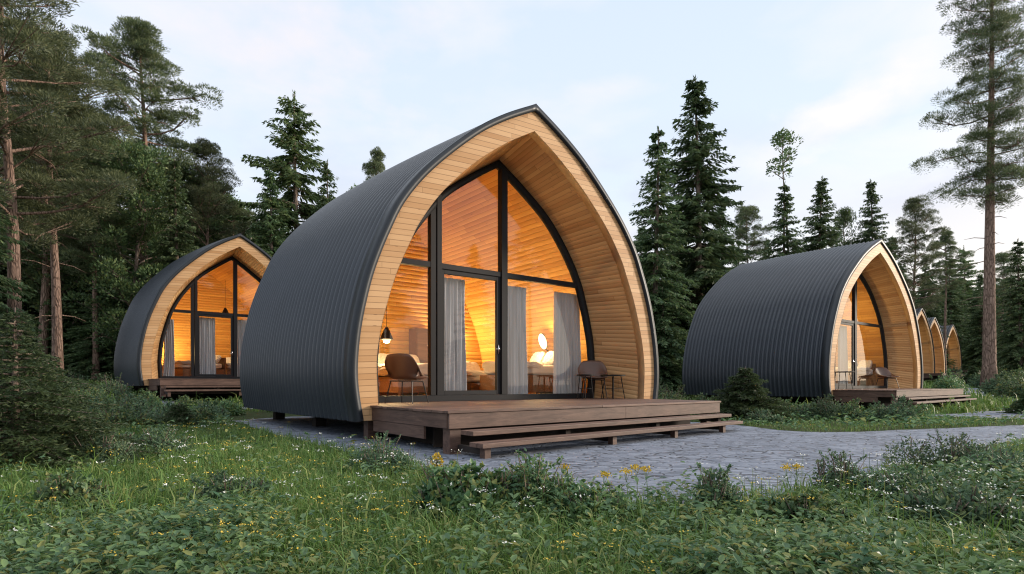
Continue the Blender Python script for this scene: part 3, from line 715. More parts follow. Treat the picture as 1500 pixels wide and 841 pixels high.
o = shell_chair('brown armchair at the right end of the biggest cabin terrace', .70, .40, .50); place(main, o, 2.42, .72, DZ, R(-38))
o = side_table('round black table right of the armchair on the biggest terrace', .30, .57); place(main, o, 2.80, .45, DZ)
o = side_table('small black table left of the armchair on the biggest terrace', .20, .57); place(main, o, 1.98, .55, DZ)
o = shell_chair('brown armchair on the terrace of the right cabin', .74, .38, .46); place(c3_, o, 2.0, .75, DZ, R(-25))
o = side_table('round black table at the left end of the right cabin terrace', .36, .62); place(c3_, o, -1.95, .55, DZ)

# ------------------------------------------------------------------ trees
def unit(v): return v/(np.linalg.norm(v, axis=-1, keepdims=True)+1e-9)
def rhomb(P, D, S, L, W, bend=0):
    """leaf-like blade faces: base P, direction D, side S, length L, width W -> V, F (4 vertices each)"""
    P, D, S = map(np.asarray, (P, D, S)); L = np.broadcast_to(L, len(P))[:, None]; W = np.broadcast_to(W, len(P))[:, None]
    V = np.stack([P, P+D*L*.45+S*W*.5, P+D*L-np.array([0, 0, 1])*L*bend, P+D*L*.45-S*W*.5], 1)
    F = np.arange(len(P)*4).reshape(-1, 4); return V.reshape(-1, 3), F
class Acc:
    def __init__(s): s.V = []; s.F = {}; s.n = 0
    def add(s, V, F):
        s.F.setdefault(F.shape[1], []).append(F+s.n); s.V.append(V); s.n += len(V)
    def build(s, name, mat, parent=None, smooth=False):
        return np_mesh(name, np.concatenate(s.V), [np.concatenate(f) for f in s.F.values()], mat, parent, smooth)
def trunk_mesh(h, r0, r, lean=.02, taper=.12, wob=.05, n=10, seg=14):
    pts = []; rad = []; a = r.uniform(0, 6)
    for i in range(seg+1):
        f = i/seg; pts.append((lean*h*f*math.cos(a)+wob*math.sin(f*7+a)*f, lean*h*f*math.sin(a)+wob*math.cos(f*6+a)*f, h*f-.3*(i == 0)))
        rad.append(r0*((1-f)*(1-taper)+taper)*(1+.45*math.exp(-f*h/ .45)))
    m_ = MB(); m_.tube(pts, rad, n); return m_, pts
def spruce(h, rad, seed, mat='spruce', start=.06, dens=1.0, sparse=0., droop=.35, fine=1.0, barkm='bark', shape=.85):
    r = np.random.default_rng(seed); root = empty('spruce_tree')
    tm, pts = trunk_mesh(h, h*.012+.03, r); px = np.array(pts)
    A = Acc(); z = h*start; lim = MB()
    while z < h*.985:
        f = z/h; env = rad*((1-f)**shape)*(1-.35*math.exp(-(f-start)*18)) + .12
        nb_ = int(r.integers(5, 8)*dens+.5)
        for b in range(nb_):
            if r.random() < sparse: continue
            a = r.uniform(0, 2*math.pi); L = env*r.uniform(.62, 1.12); z0 = z+r.uniform(-.15, .15)
            c = np.array([np.interp(z0, px[:, 2], px[:, 0]), np.interp(z0, px[:, 2], px[:, 1]), z0])
            out = np.array([math.cos(a), math.sin(a), 0]); side = np.array([-math.sin(a), math.cos(a), 0])
            up = .38*(f-.35); ns = max(4, int(L/(.17/fine))); s = np.linspace(.12, 1, ns)
            P = c + out*(s*L)[:, None]; P[:, 2] += up*s*L - droop*L*(s**1.6)*(1-.6*f) + .16*L*np.clip(s-.75, 0, 1)
            if L > 1.0: lim.tube([tuple(c), tuple(P[len(P)//2]), tuple(P[-1])], [.012+.012*L, .012, .004], 4, False)
            for sg in (-1, 1):
                for k in range(3):
                    j = P + (r.random(P.shape)-.5)*.14
                    tl = (.22+.42*(1-s)*min(L, 2.6)*.42)*r.uniform(.7, 1.25, ns)/fine**.3
                    ang = R(48)*sg*r.uniform(.6, 1.3, ns)
                    D = out*np.cos(ang)[:, None]+side*np.sin(ang)[:, None]; D[:, 2] -= r.uniform(.10, .75, ns); D = unit(D)
                    S = unit(np.cross(D, np.array([0, 0, 1.]))+(r.random((ns, 3))-.5)*2.2); W = r.uniform(.08, .16, ns)/fine
                    A.add(*rhomb(j, D, S, tl, W, .12))
            D = unit(out*np.ones((ns, 1))+(r.random((ns, 3))-.5)*.9); A.add(*rhomb(P, D, unit(np.cross(D, [0, 0, 1.])+(r.random((ns, 3))-.5)*.5), .26/fine**.5, .09/fine, .05))
        z += r.uniform(.20, .34)/max(.6, dens)**.3*(h/16)**.35
    m = 30; zt = h*(.955+.045*r.random(m)); a = r.uniform(0, 6.3, m)
    D = unit(np.c_[np.cos(a)*.5, np.sin(a)*.5, np.full(m, .9)]); A.add(*rhomb(np.c_[np.interp(zt, px[:, 2], px[:, 0]), np.interp(zt, px[:, 2], px[:, 1]), zt], D, unit(np.cross(D, [0, 0, 1.])), .26, .05))
    for v_, f_ in ((lim.v, lim.f),): tm.add(v_, f_)
    tm.build('trunk', M[barkm], root, True); A.build('crown', M[mat], root)
    return root
def clump(A, C, rx, rz, n, r, size=.24, wid=.07):
    u = unit(r.normal(size=(n, 3))); u[:, 2] = np.where(r.random(n) < .6, np.abs(u[:, 2]), u[:, 2]); rr = r.uniform(.35, 1.0, n)**.5*(1+.2*np.sin(u[:, 0]*6+C[0])*np.cos(u[:, 1]*5))
    P = C+u*rr[:, None]*np.array([rx, rx, rz]); D = unit(u*np.array([1, 1, .6])+np.array([0, 0, .45])+(r.random((n, 3))-.5)*.9)
    S = unit(np.cross(D, unit(r.normal(size=(n, 3))))); A.add(*rhomb(P, D, S, r.uniform(.6, 1.2, n)*size, r.uniform(.6, 1.3, n)*wid))
def pine(h, rad, seed, base=.5, nl=34, mat='pine', barkm='bark_red', csize=.75, cn=110, flat=.42, name='pine_tree', r0=None, size=.24, wid=.07, subn=3, rise=.25, dead=0, topround=.5, lean=.03, tmin=.42):
    r = np.random.default_rng(seed); root = empty(name)
    tm, pts = trunk_mesh(h, r0 or h*.0125+.04, r, lean=lean, wob=.18 if lean > .01 else .06, n=12, seg=18); px = np.array(pts); A = Acc()
    for i in range(nl):
        f = base+(1-base)*(i+r.uniform(0, .8))/nl*.99; z0 = f*h; g = (f-base)/(1-base)
        env = rad*(math.sin(math.pi*min(1, (g*.80+.20)))**topround)*(.75+.25*(1-g))
        a = i*2.4+r.uniform(-.6, .6); L = env*r.uniform(.45, 1.12)
        c = np.array([np.interp(z0, px[:, 2], px[:, 0]), np.interp(z0, px[:, 2], px[:, 1]), z0])
        out = np.array([math.cos(a), math.sin(a), 0]); rs = rise*r.uniform(.2, 1.6)+.45*g
        kink = r.normal(size=3)*.12*L
        p1 = c+out*L*.5+np.array([0, 0, rs*L*.35])+kink; p2 = c+out*L+np.array([0, 0, rs*L*.85])
        lr = .016+.013*L; tm.tube([tuple(c), tuple((c+p1)/2+kink*.3), tuple(p1), tuple(p2)], [lr, lr*.8, lr*.55, lr*.2], 6, False)
        for k in range(subn):
            t = r.uniform(tmin, 1.05); q = (p1+(p2-p1)*(t-.5)*2 if t > .5 else c+(p1-c)*t*2)+r.normal(size=3)*np.array([.35, .35, .12])*csize*1.1
            tm.tube([tuple(p1), tuple((p1+q)/2), tuple(q)], [lr*.4, lr*.3, .008], 4, False)
            cs = csize*r.uniform(.6, 1.15); clump(A, q, cs, cs*flat, int(cn*cs/csize), r, size, wid)
    top = px[-1]; 
    for k in range(3): clump(A, top+r.normal(size=3)*np.array([.3, .3, .1]), csize*.8, csize*flat, cn, r, size, wid)
    for i in range(dead):
        z0 = h*r.uniform(base*.35, base*.98); a = r.uniform(0, 6.3); L = r.uniform(.4, 1.5)
        c = np.array([np.interp(z0, px[:, 2], px[:, 0]), np.interp(z0, px[:, 2], px[:, 1]), z0]); o_ = np.array([math.cos(a), math.sin(a), r.uniform(-.3, .3)])
        tm.tube([tuple(c), tuple(c+o_*L*.6), tuple(c+o_*L+np.array([0, 0, -.15]))], [.03, .02, .006], 5, False)
    tm.build('trunk', M[barkm], root, True); A.build('crown', M[mat], root)
    return root
def at_px(px, Y): return ((px-750)/FPX*Y, Y)
def top_z(py, Y): return EYE+(HY-py)*Y/FPX
def put(o, px, Y, label, cat, group, height=None, src_h=1, rz=None, wide=1.0):
    x, y = at_px(px, Y); z = tz(x, y)
    s = 1 if height is None else (height-z)/src_h
    o.location = (x, y, z); o.rotation_euler = (0, 0, random.uniform(0, 6.28) if rz is None else rz); o.scale = (s*wide, s*wide, s)
    tag(o, label, cat, group); return o
H_SP = 16
protos = {
    'sp1': (spruce(16, 4.1, 11), 16), 'sp2': (spruce(16, 3.5, 12, sparse=.12, droop=.45), 16), 'sp3': (spruce(16, 5.2, 13, mat='spruce_light', sparse=.18, droop=.28, shape=.75), 16),
    'sp4': (spruce(16, 3.8, 14, sparse=.28, start=.1, droop=.5), 16),
    'pi1': (pine(16, 3.6, 21, base=.48, nl=42, dead=8, subn=4, csize=.66, cn=470, size=.16, wid=.030, flat=.48), 16),
    'pi2': (pine(16, 3.7, 22, base=.34, nl=52, flat=.45, subn=4, csize=.68, cn=470, size=.16, wid=.030), 16),
    'pi3': (pine(16, 2.9, 23, base=.60, nl=34, csize=.56, dead=4, subn=4, cn=460, size=.15, wid=.030, flat=.42), 16),
    'air': (pine(14, 1.15, 43, base=.82, nl=9, mat='broad', barkm='bark', csize=.40, cn=75, flat=.8, subn=2, name='leafy_tree', size=.16, wid=.08, rise=.5, r0=.10), 14),
    'br1': (pine(14, 3.1, 31, base=.14, nl=64, mat='broad', barkm='bark', csize=.85, cn=150, flat=.7, name='leafy_tree', size=.20, wid=.10, rise=.5, topround=.6), 14),
    'br2': (pine(14, 2.1, 32, base=.25, nl=44, mat='broad', barkm='bark', csize=.62, cn=120, flat=.75, name='leafy_tree', size=.18, wid=.09, rise=.6, topround=.5), 14),
}
used = set()
def tree(kind, px, Y, topy, label, group=None, wide=1.0, cat=None, rz=None):
    p, h = protos[kind]
    o = p if kind not in used else copy_tree(p); used.add(kind)
    return put(o, px, Y, label, cat or {'s': 'spruce', 'p': 'pine', 'b': 'tree', 'a': 'tree'}[kind[0]], group, top_z(topy, Y), h, rz, wide)
GL, GR = 'trees of the wood on the left', 'trees of the wood on the right'
# --- left side, named trees
tree('pi2', 22, 27, -70, 'tall pine at the left edge with a stout bare trunk, crown out of the frame', GL, 1.05)
tree('pi1', 85, 31, 55, 'tall pine with a straight reddish bare trunk, second trunk from the left edge', GL, .95)
tree('pi3', 212, 40, 62, 'lone pine with layered flat crown standing clear against the sky on the left', GL, 1.05)
tree('br1', 200, 36, 222, 'rounded dense green tree above the left cabin with a bare pale trunk below', GL, .95)
tree('pi2', 305, 42, 215, 'bushy pine just left of the gap of sky beside the left cabin peak', GL, .8)
tree('pi1', 345, 48, 300, 'lower drooping pine at the right end of the left pine group', GL, .9)
tree('sp3', 440, 44, 140, 'tall broad spruce between the left cabin and the big roof', GL, 1.12)
tree('sp1', 400, 40, 250, 'dark spruce close on the left of the tall broad spruce', GL, .9)
tree('sp4', 484, 42, 238, 'dark spruce tucked behind the shoulder of the big roof', GL, .85)
tree('pi3', 545, 46, 228, 'small open pine peeping over the big ribbed roof', GL, .55)
tree('br1', 528, 60, 285, 'round treetop low behind the big ribbed roof', GL, .6)
tree('pi2', 62, 38, 95, 'broad pine behind the two bare trunks on the left', GL, 1.0)
tree('pi1', 140, 36, 225, 'dark pine between the second trunk and the lone pine', GL, .95)
tree('sp2', 262, 36, 235, 'narrow dark spruce right of the rounded green tree', GL, .9)
tree('br1', 120, 44, 190, 'dense round tree in shade behind the second trunk', GL, 1.0)
tree('sp1', -75, 24, 60, 'dark spruce cut by the left edge of the frame', GL, .9)
# --- right side, named trees
tree('sp1', 1026, 33, 117, 'tallest dark spruce between the big cabin and the right cabin', GR, 1.1)
tree('sp2', 957, 28, 190, 'slender spruce close beside the right foot of the big arch', GR, 1.0)
tree('sp4', 990, 40, 300, 'shaded spruce between the two tall spruces', GR, .9)
tree('pi1', 1101, 52, 306, 'small pine right of the tallest spruce', GR, .75)
tree('air', 1157, 50, 192, 'thin-stemmed tree with a small airy tuft high above its neighbours', GR, 1.1)
tree('sp2', 1150, 48, 266, 'dark full spruce under the airy tuft, behind the right roof', GR, 1.0)
tree('sp1', 1196, 50, 262, 'dark full spruce right of the airy tuft', GR, 1.0)
tree('br2', 1243, 56, 310, 'low round tree above the right cabin ridge', GR, .6)
tree('sp1', 1281, 54, 264, 'pointed dark spruce above the peak of the right cabin', GR, .80)
tree('pi2', 1335, 56, 297, 'flat-layered pine right of the pointed spruce', GR, .75)
tree('pi3', 1384, 70, 345, 'pine with a small rounded top, above the distant cabins', GR, .8)
tree('sp3', 1415, 92, 360, 'broad pale-tipped spruce just left of the tall bare trunk', GR, .9)
tree('sp3', 1408, 86, 415, 'bright young spruce in front of the dark wood by the distant cabins', GR, .62)
tree('sp2', 1497, 42, 350, 'dark spruce cut by the right edge of the frame', GR, 1.1)
tree('pi1', 1466, 72, 375, 'slim pine top just right of the tall bare trunk', GR, .8)
# the tall pine on the right, its own mesh
big = pine(25, 3.1, 77, base=.43, nl=50, csize=.72, cn=560, flat=.6, subn=5, r0=.36, dead=10, rise=.0, size=.17, wid=.026, lean=.004, topround=.25, tmin=.15)
put(big, 1449, 37, 'tall pine on the right with a long bare trunk, dark crown against the sky', 'pine', GR, top_z(-50, 37), 25, R(40), 1.0)
ORD = ['first', 'second', 'third', 'fourth', 'fifth', 'sixth', 'seventh', 'eighth', 'ninth', 'tenth', 'eleventh', 'twelfth', 'thirteenth', 'fourteenth', 'fifteenth', 'sixteenth', 'seventeenth', 'eighteenth', 'nineteenth', 'twentieth', 'twenty-first', 'twenty-second', 'twenty-third', 'twenty-fourth']
def nth(rows, i, key=1):
    k = sorted(range(len(rows)), key=lambda j: rows[j][key]).index(i); return ORD[k]
# --- rows that close the wood; labels by what they stand behind
LROW = [('br1', 165, 46, 215), ('sp1', 205, 50, 235), ('br1', 300, 55, 270),('br1', 255, 42, 245), ('br1', 335, 50, 300), ('br1', 378, 54, 335),('sp1', -20, 40, 150), ('sp2', 45, 42, 180), ('br1', 95, 40, 260), ('sp1', 290, 46, 250),('sp2', 20, 46, 200), ('sp1', 75, 50, 250), ('sp4', 130, 50, 290), ('sp2', 170, 44, 300), ('sp1', 225, 48, 290), ('sp4', 262, 52, 280), ('sp1', 318, 50, 300), ('sp2', 358, 46, 320), ('sp4', 382, 56, 330), ('sp2', 440, 54, 330), ('sp1', 505, 58, 300)]
for i, (k, px, Y, ty) in enumerate(LROW): tree(k, px, Y, ty, nth(LROW, i)+' dark tree from the left in the back row of the left wood', 'dark trees of the left back row')
LLOW = [('sp1', 12, 40, 400), ('sp2', 52, 41, 400), ('sp1', 118, 40, 380), ('sp4', 150, 37, 380), ('sp1', 190, 38, 400), ('sp2', 235, 37, 380), ('sp1', 280, 38, 370), ('sp1', 330, 38, 390), ('sp2', 372, 38, 350), ('sp1', 420, 44, 380), ('br1', 60, 42, 420), ('sp1', -10, 38, 380)]
for i, (k, px, Y, ty) in enumerate(LLOW): tree(k, px, Y, ty, nth(LLOW, i)+' low spruce from the left along the shaded edge of the left wood', 'low spruces of the left wood edge', 1.7)
RROW = [('sp1', 935, 46, 330), ('sp2', 985, 44, 300), ('sp1', 1050, 46, 300), ('sp4', 1085, 50, 360), ('sp2', 1125, 58, 350), ('sp1', 1170, 60, 350), ('sp4', 1215, 62, 345), ('sp2', 1262, 66, 350), ('sp1', 1308, 68, 345), ('sp4', 1352, 72, 385), ('sp1', 1440, 76, 400), ('sp2', 1395, 82, 375), ('sp4', 1480, 60, 400), ('sp1', 1520, 56, 370)]
for i, (k, px, Y, ty) in enumerate(RROW): tree(k, px, Y, ty, nth(RROW, i)+' dark spruce from the left in the back row of the right wood', 'dark spruces of the right back row')
RLOW = [('sp1', 940, 30, 400), ('sp2', 975, 27, 420), ('sp1', 1040, 30, 440), ('sp1', 1345, 74, 430), ('sp2', 1375, 78, 430), ('sp1', 1440, 85, 440), ('sp2', 1485, 52, 455), ('sp1', 1500, 46, 470), ('sp1', 1440, 88, 430)]
for i, (k, px, Y, ty) in enumerate(RLOW): tree(k, px, Y, ty, nth(RLOW, i)+' low spruce from the left along the foot of the right wood', 'low spruces of the right wood foot', 1.5)
# trees standing right of the frame: seen only as reflections in the big window
for k, x_, y_, h_, t_ in (('pi1', 27, -4, 15, 'first'), ('sp1', 31, 1.5, 12, 'second'), ('pi2', 36, -9, 17, 'third'), ('pi3', 40, 4, 16, 'fourth')):
    o = copy_tree(protos[k][0]); used.add(k); sc_ = h_/16; o.location = (x_, y_, 0); o.scale = (sc_, sc_, sc_); o.rotation_euler = (0, 0, random.uniform(0, 6))
    tag(o, t_+' tree right of the frame, only mirrored faintly in the big glazing', 'tree', 'trees outside the frame on the right')
for k, (o, h_) in protos.items():
    if k not in used:
        for ch in list(o.children): bpy.data.objects.remove(ch)
        bpy.data.objects.remove(o)
# far-off wood as one mass
A = Acc(); r = np.random.default_rng(5)
for i in range(230):
    px = r.uniform(-120, 1640); Yd = r.uniform(84, 108)
    if 560 < px < 900: continue
    x, y = at_px(px, Yd); z = tz(x, y); h = r.uniform(11, 17); n = 700
    f = r.random(n)**.8; a = r.uniform(0, 6.3, n); env = h*.17*(1-f)**.85*r.uniform(.5, 1.05, n)
    P = np.c_[x+np.cos(a)*env, y+np.sin(a)*env, z+f*h]; D = unit(np.c_[np.cos(a), np.sin(a), r.uniform(-.9, .1, n)])
    A.add(*rhomb(P, D, unit(np.cross(D, [0, 0, 1.])+(r.random((n, 3))-.5)*.6), r.uniform(.8, 1.7, n), r.uniform(.4, .8, n), .1))
tag(A.build('distant_wood', M['spruce']), 'far dark conifer wood closing the clearing', 'wood', None, 'stuff')

# ------------------------------------------------------------------ bushes and near plants
def young_fir(h, rad, seed, label, px, Y, n_br=70, name='young_fir', needle=.055, mat='near_fir', dy=0):
    r = np.random.default_rng(seed); root = empty(name); A = Acc(); st = MB(); st.tube([(0, 0, -.1), (0, 0, h*.5), (0, 0, h*.97)], [.05*h*.5, .02*h, .006], 8)
    for b in range(n_br):
        f = (b+.5)/n_br; z0 = .06*h+f**1.1*h*.88; a = b*2.399+r.uniform(-.3, .3); L = (rad*(1-f)**.95+.08)*r.uniform(.6, 1.15)
        out = np.array([math.cos(a), math.sin(a), 0]); side = np.array([-math.sin(a), math.cos(a), 0])
        s = np.linspace(0, 1, 9); P = out*(s*L)[:, None]; P[:, 2] = z0+(.18*s-.30*s**2)*L*(1-.3*f)+.1*L*(s > .8)*(s-.8)*3
        st.tube([tuple(p) for p in P[::2]], [.012, .010, .007, .005, .002], 5, False)
        twigs = [(P, out, L)]
        nt_ = max(4, int(L/.075))
        for k in range(nt_):
            t = .18+.8*k/nt_
            for sg in (-1, 1):
                p0 = np.array([np.interp(t, s, P[:, i]) for i in range(3)]); tl = L*.42*(1-t)+.07
                d = unit(out*math.cos(R(52))+side*sg*math.sin(R(52))+np.array([0, 0, r.uniform(-.35, .05)]))
                q = np.linspace(0, 1, 4)[:, None]; PT = p0+d*tl*q; PT[:, 2] -= .10*tl*q[:, 0]**2; twigs.append((PT, d, tl))
        for PT, d, tl in twigs:
            n = max(6, int(tl/.0075)); t = r.random(n); idx = np.linspace(0, 1, len(PT))
            B = np.stack([np.interp(t, idx, PT[:, i]) for i in range(3)], 1); D = unit(d*1.1+unit(r.normal(size=(n, 3)))*np.array([1, 1, .5]))
            A.add(*rhomb(B, D, unit(np.cross(D, unit(r.normal(size=(n, 3))))), r.uniform(.7, 1.2, n)*needle, r.uniform(.8, 1.3, n)*needle*.20))
    st.build('stem', M['bark'], root, True); A.build('foliage', M[mat], root)
    x, y = at_px(px, Y); root.location = (x, y, tz(x, y)); tag(root, label, 'fir', 'young firs near the paving'); return root
young_fir(1.85, 1.35, 3, 'large dark young fir spreading at the left edge of the meadow', 22, 6.4, 90, needle=.055)
young_fir(1.35, .95, 4, 'dark young fir behind the large one at the left edge', 70, 8.2, 60, needle=.06)
young_fir(1.9, 1.2, 6, 'sparse young fir under the first bare trunk on the left', 20, 12.0, 60, needle=.08)
young_fir(1.45, 1.5, 5, 'squat dark fir bush in front of the ribbed flank of the right cabin', 1092, 15.2, 62, needle=.09)
young_fir(.55, .55, 7, 'low dark fir bush left of the big cabin near the path', 262, 12.2, 40, needle=.06)
young_fir(.8, .6, 8, 'dark fir bush at the right edge beyond the paving', 1508, 17.5, 40, needle=.09)
young_fir(1.5, .9, 9, 'rounded fir bush at the foot of the wood left of the tall bare trunk', 1425, 40, 34, needle=.16)

def leaf_arr(P, D, S, L, W):
    """oval leaf folded on its midrib: 6 vertices, 2 quads"""
    L = np.broadcast_to(L, len(P))[:, None]; W = np.broadcast_to(W, len(P))[:, None]; Nn = unit(np.cross(S, D))
    b = P; t = P+D*L-Nn*L*.12; m1 = P+D*L*.35+S*W*.5+Nn*W*.18; m2 = P+D*L*.72+S*W*.36+Nn*W*.10; m3 = P+D*L*.72-S*W*.36+Nn*W*.10; m4 = P+D*L*.35-S*W*.5+Nn*W*.18
    V = np.stack([b, m1, m2, t, m3, m4], 1).reshape(-1, 3); k = np.arange(len(P))[:, None]*6
    F = np.concatenate([k+np.array([[0, 1, 2, 3]]), k+np.array([[0, 3, 4, 5]])]); return V, F
def shrub(px, Y, rx, h, label, seed, n=2600, leaf=.045, mat='shrub', flowers=None, group='low shrubs in the meadow', name='shrub', asp=.5, cat='shrub'):
    h *= 1.2; r = np.random.default_rng(seed); root = empty(name); A = Acc(); st = MB()
    lobes = [(0, 0, 1.0)]+[(r.uniform(-.7, .7)*rx, r.uniform(-.5, .5)*rx, r.uniform(.45, .9)) for _ in range(6)]
    for lx, ly, ls in lobes:
        k = int(n/7*ls*2.0); u = unit(r.normal(size=(k, 3))); u[:, 2] = np.abs(u[:, 2])
        rr = r.uniform(.25, 1, k)**.45*(1+.16*np.sin(u[:, 0]*7+seed)*np.cos(u[:, 1]*8))
        P = np.c_[lx+u[:, 0]*rr*rx*.6*ls, ly+u[:, 1]*rr*rx*.6*ls, u[:, 2]*rr*h*ls]
        D = unit(np.cross(u, unit(r.normal(size=(k, 3))))+u*.45); S = unit(np.cross(u+unit(r.normal(size=(k, 3)))*.55, D))
        A.add(*leaf_arr(P, D, S, r.uniform(.6, 1.3, k)*leaf, r.uniform(.7, 1.2, k)*leaf*asp))
        for _ in range(5): 
            a = r.uniform(0, 6.3); q = r.uniform(.3, .9)
            st.tube([(lx*.4, ly*.4, -.02), (lx+math.cos(a)*rx*.2*q, ly+math.sin(a)*rx*.2*q, h*ls*.5), (lx+math.cos(a)*rx*.45*q, ly+math.sin(a)*rx*.45*q, h*ls*.98)], [.010, .006, .003], 5, False)
    for _ in range(7):                                   # sprigs that break the outline
        a = r.uniform(0, 6.3); q = r.uniform(0, .7); b0 = np.array([math.cos(a)*rx*q, math.sin(a)*rx*q, h*(.85-.5*q*q)]); hh = h*r.uniform(.15, .32)
        k = 26; t = r.random(k); P = b0+np.c_[t*.1*math.cos(a), t*.1*math.sin(a), t*hh]; D = unit((r.random((k, 3))-.5)*2+np.array([0, 0, .6]))
        A.add(*leaf_arr(P, D, unit(np.cross(D, [0, 0, 1.])), leaf*.8, leaf*.8*asp)); st.tube([tuple(b0-np.array([0, 0, .1])), tuple(b0+np.array([.1*math.cos(a), .1*math.sin(a), hh]))], [.004, .002], 4, False)
    st.build('stem', M['bark'], root); A.build('foliage', M[mat], root)
    if flowers:
        B = Acc(); k = 260; u = unit(r.normal(size=(k, 3))); u[:, 2] = np.abs(u[:, 2]); P = np.c_[u[:, 0]*rx*.75, u[:, 1]*rx*.75, u[:, 2]*h*1.12]
        D = unit(r.normal(size=(k, 3))+np.array([0, 0, .8])); B.add(*rhomb(P, D, unit(np.cross(D, [0, 1., .1])), .022, .018)); B.build('blossom', M[flowers], root)
    x, y = at_px(px, Y); root.location = (x, y, tz(x, y)); root.rotation_euler = (0, 0, 0); tag(root, label, cat, group); return root
shrub(560, 5.9, .36, .34, 'round blue-green shrub at the paving edge left of the terrace corner', 1, 4200, .030)
shrub(640, 4.95, .10, .26, 'small yellow-flowering plant at the paving edge under the steps', 2, 500, .028, flowers='petal_yellow', name='flowering_plant', cat='plant')
shrub(780, 4.15, .34, .36, 'leafy bright green bush at the lower middle, nearest the paving', 3, 4200, .040, 'cover')
shrub(860, 3.9, .26, .22, 'low leafy bush right of the bright green bush in the foreground', 13, 2200, .045, 'cover', asp=.6)
shrub(670, 4.05, .34, .30, 'low broad-leaved bush left of the bright green bush in the foreground', 4, 2400, .060, 'cover', asp=.7)
shrub(1048, 4.1, .19, .28, 'upright dark leafy bush at the paving edge right of the middle', 5, 1700, .042, 'shrub')
shrub(1238, 4.9, .20, .30, 'small dark shrub beside the tall grass at the right paving edge', 6, 1300, .032)
shrub(1340, 4.6, .42, .24, 'broad low shrub in the right foreground', 7, 3200, .040)
shrub(1470, 5.6, .50, .28, 'shrub at the right edge of the foreground, among white flowers', 8, 3800, .038)
shrub(1395, 6.1, .5, .34, 'low shrub by the right bend of the paving', 9, 3000, .036)
shrub(150, 6.6, .42, .30, 'blue-green shrub right of the large young fir', 10, 3800, .034)
shrub(230, 7.6, .55, .30, 'spreading shrub in the left meadow below the path', 11, 4200, .036)
shrub(95, 4.3, .34, .22, 'mound of broad leaves in the lower left corner of the meadow', 14, 2600, .045, 'cover', asp=.6)
shrub(330, 4.5, .30, .20, 'low leafy mound in the lower left meadow between grass', 15, 2200, .040, 'shrub')
shrub(1180, 3.7, .28, .20, 'low leafy mound at the lower right, below the pair of yellow flowers', 16, 2200, .045, 'cover', asp=.6)
shrub(1420, 3.8, .34, .24, 'mound of broad leaves in the lower right corner of the meadow', 17, 2600, .045, 'shrub')
names_r = ['one', 'two']
SR = [(1150, 15.6, .45, .42), (1185, 15.3, .4, .36), (1213, 15.0, .5, .5), (1248, 15.0, .5, .42), (1285, 14.6, .5, .36), (1318, 14.2, .35, .5), (1350, 15.2, .45, .32), (1120, 13.8, .4, .26), (1030, 16.5, .5, .5), (985, 18, .8, .7), (962, 19, .6, .8), (1065, 17.6, .4, .4)]
for i, (px, Y, rx, h) in enumerate(SR):
    shrub(px, Y, rx, h, (nth(SR[:8], i, 0)+' green shrub from the left along the foot of the right cabin') if i < 8 else (nth(SR[8:], i-8, 0)+' green shrub from the left in the gap between the two big roofs'), 30+i, 1700, .06, 'shrub' if i % 3 else 'cover', group='shrubs along the right cabin' if i < 8 else 'shrubs between the cabins')
SL = [(120, 20, .8, .6), (160, 21.5, .9, .8), (150, 17, .7, .5), (190, 16, .7, .5), (222, 15.2, .6, .42), (300, 15.6, .6, .36), (330, 17, .6, .36), (185, 18.5, .5, .4), (215, 19.5, .5, .42), (100, 25, 1.2, .9), (270, 19, .5, .32), (250, 13.8, .6, .36), (292, 13.3, .5, .30), (205, 12.6, .7, .42), (165, 12.2, .8, .5), (130, 13.8, .7, .5)]
for i, (px, Y, rx, h) in enumerate(SL):
    shrub(px, Y, rx, h, nth(SL, i, 0)+' green shrub from the left in the undergrowth before the left cabin', 50+i, 1700, .07, 'shrub' if i % 2 else 'cover', group='shrubs in front of the left cabin')
ST = [(1390, 33, 1.2, .9), (1470, 30, 1.0, .9), (1488, 26, .9, 1.0), (1400, 45, 1.4, 1.0), (1500, 36, 1.2, 1.2), (1445, 38, 1.1, .9)]
for i, (px, Y, rx, h) in enumerate(ST):
    shrub(px, Y, rx, h, nth(ST, i, 0)+' shrub from the left around the foot of the tall bare trunk', 70+i, 1500, .12, 'shrub' if i % 2 else 'cover', group='shrubs round the tall trunk')

# ------------------------------------------------------------------ grass, leafy ground cover, flowers
from itertools import product
def inside(poly, x, y):
    x = np.asarray(x); y = np.asarray(y); c = np.zeros(x.shape, bool); n = len(poly); j = n-1
    for i in range(n):
        xi, yi = poly[i]; xj, yj = poly[j]
        k = ((yi > y) != (yj > y)) & (x < (xj-xi)*(y-yi)/(yj-yi+1e-12)+xi); c ^= k; j = i
    return c
def near_curve(c, x, y, w):
    d = np.full(x.shape, 1e9)
    for p in c[::2]: d = np.minimum(d, np.hypot(x-p[0], y-p[1]))
    return d < w
def in_cabin(x, y, pad=.0, front=2.3):
    k = np.zeros(x.shape, bool)
    for c in (main, c2_, c3_, cA, cB, cC):
        a = c.rotation_euler.z; dx, dy = x-c.location.x, y-c.location.y
        lx = (dx*math.cos(a)+dy*math.sin(a))/c.scale[0]; ly = (-dx*math.sin(a)+dy*math.cos(a))/c.scale[1]
        k |= (np.abs(lx) < 3.55+pad) & (ly > -front) & (ly < 7.3)
    return k
rnoise = np.random.default_rng(99); ph_ = rnoise.uniform(0, 6.28, (14, 2)); fr_n = rnoise.uniform(.5, 3.2, 14); dr_n = rnoise.uniform(0, 6.28, 14)
def patch(x, y, k=0):
    s = 0
    for i in range(7): s = s+np.sin(fr_n[i+k % 7]*(x*np.cos(dr_n[i]+k)+y*np.sin(dr_n[i]+k))+ph_[i, 0]+k)
    return s/7
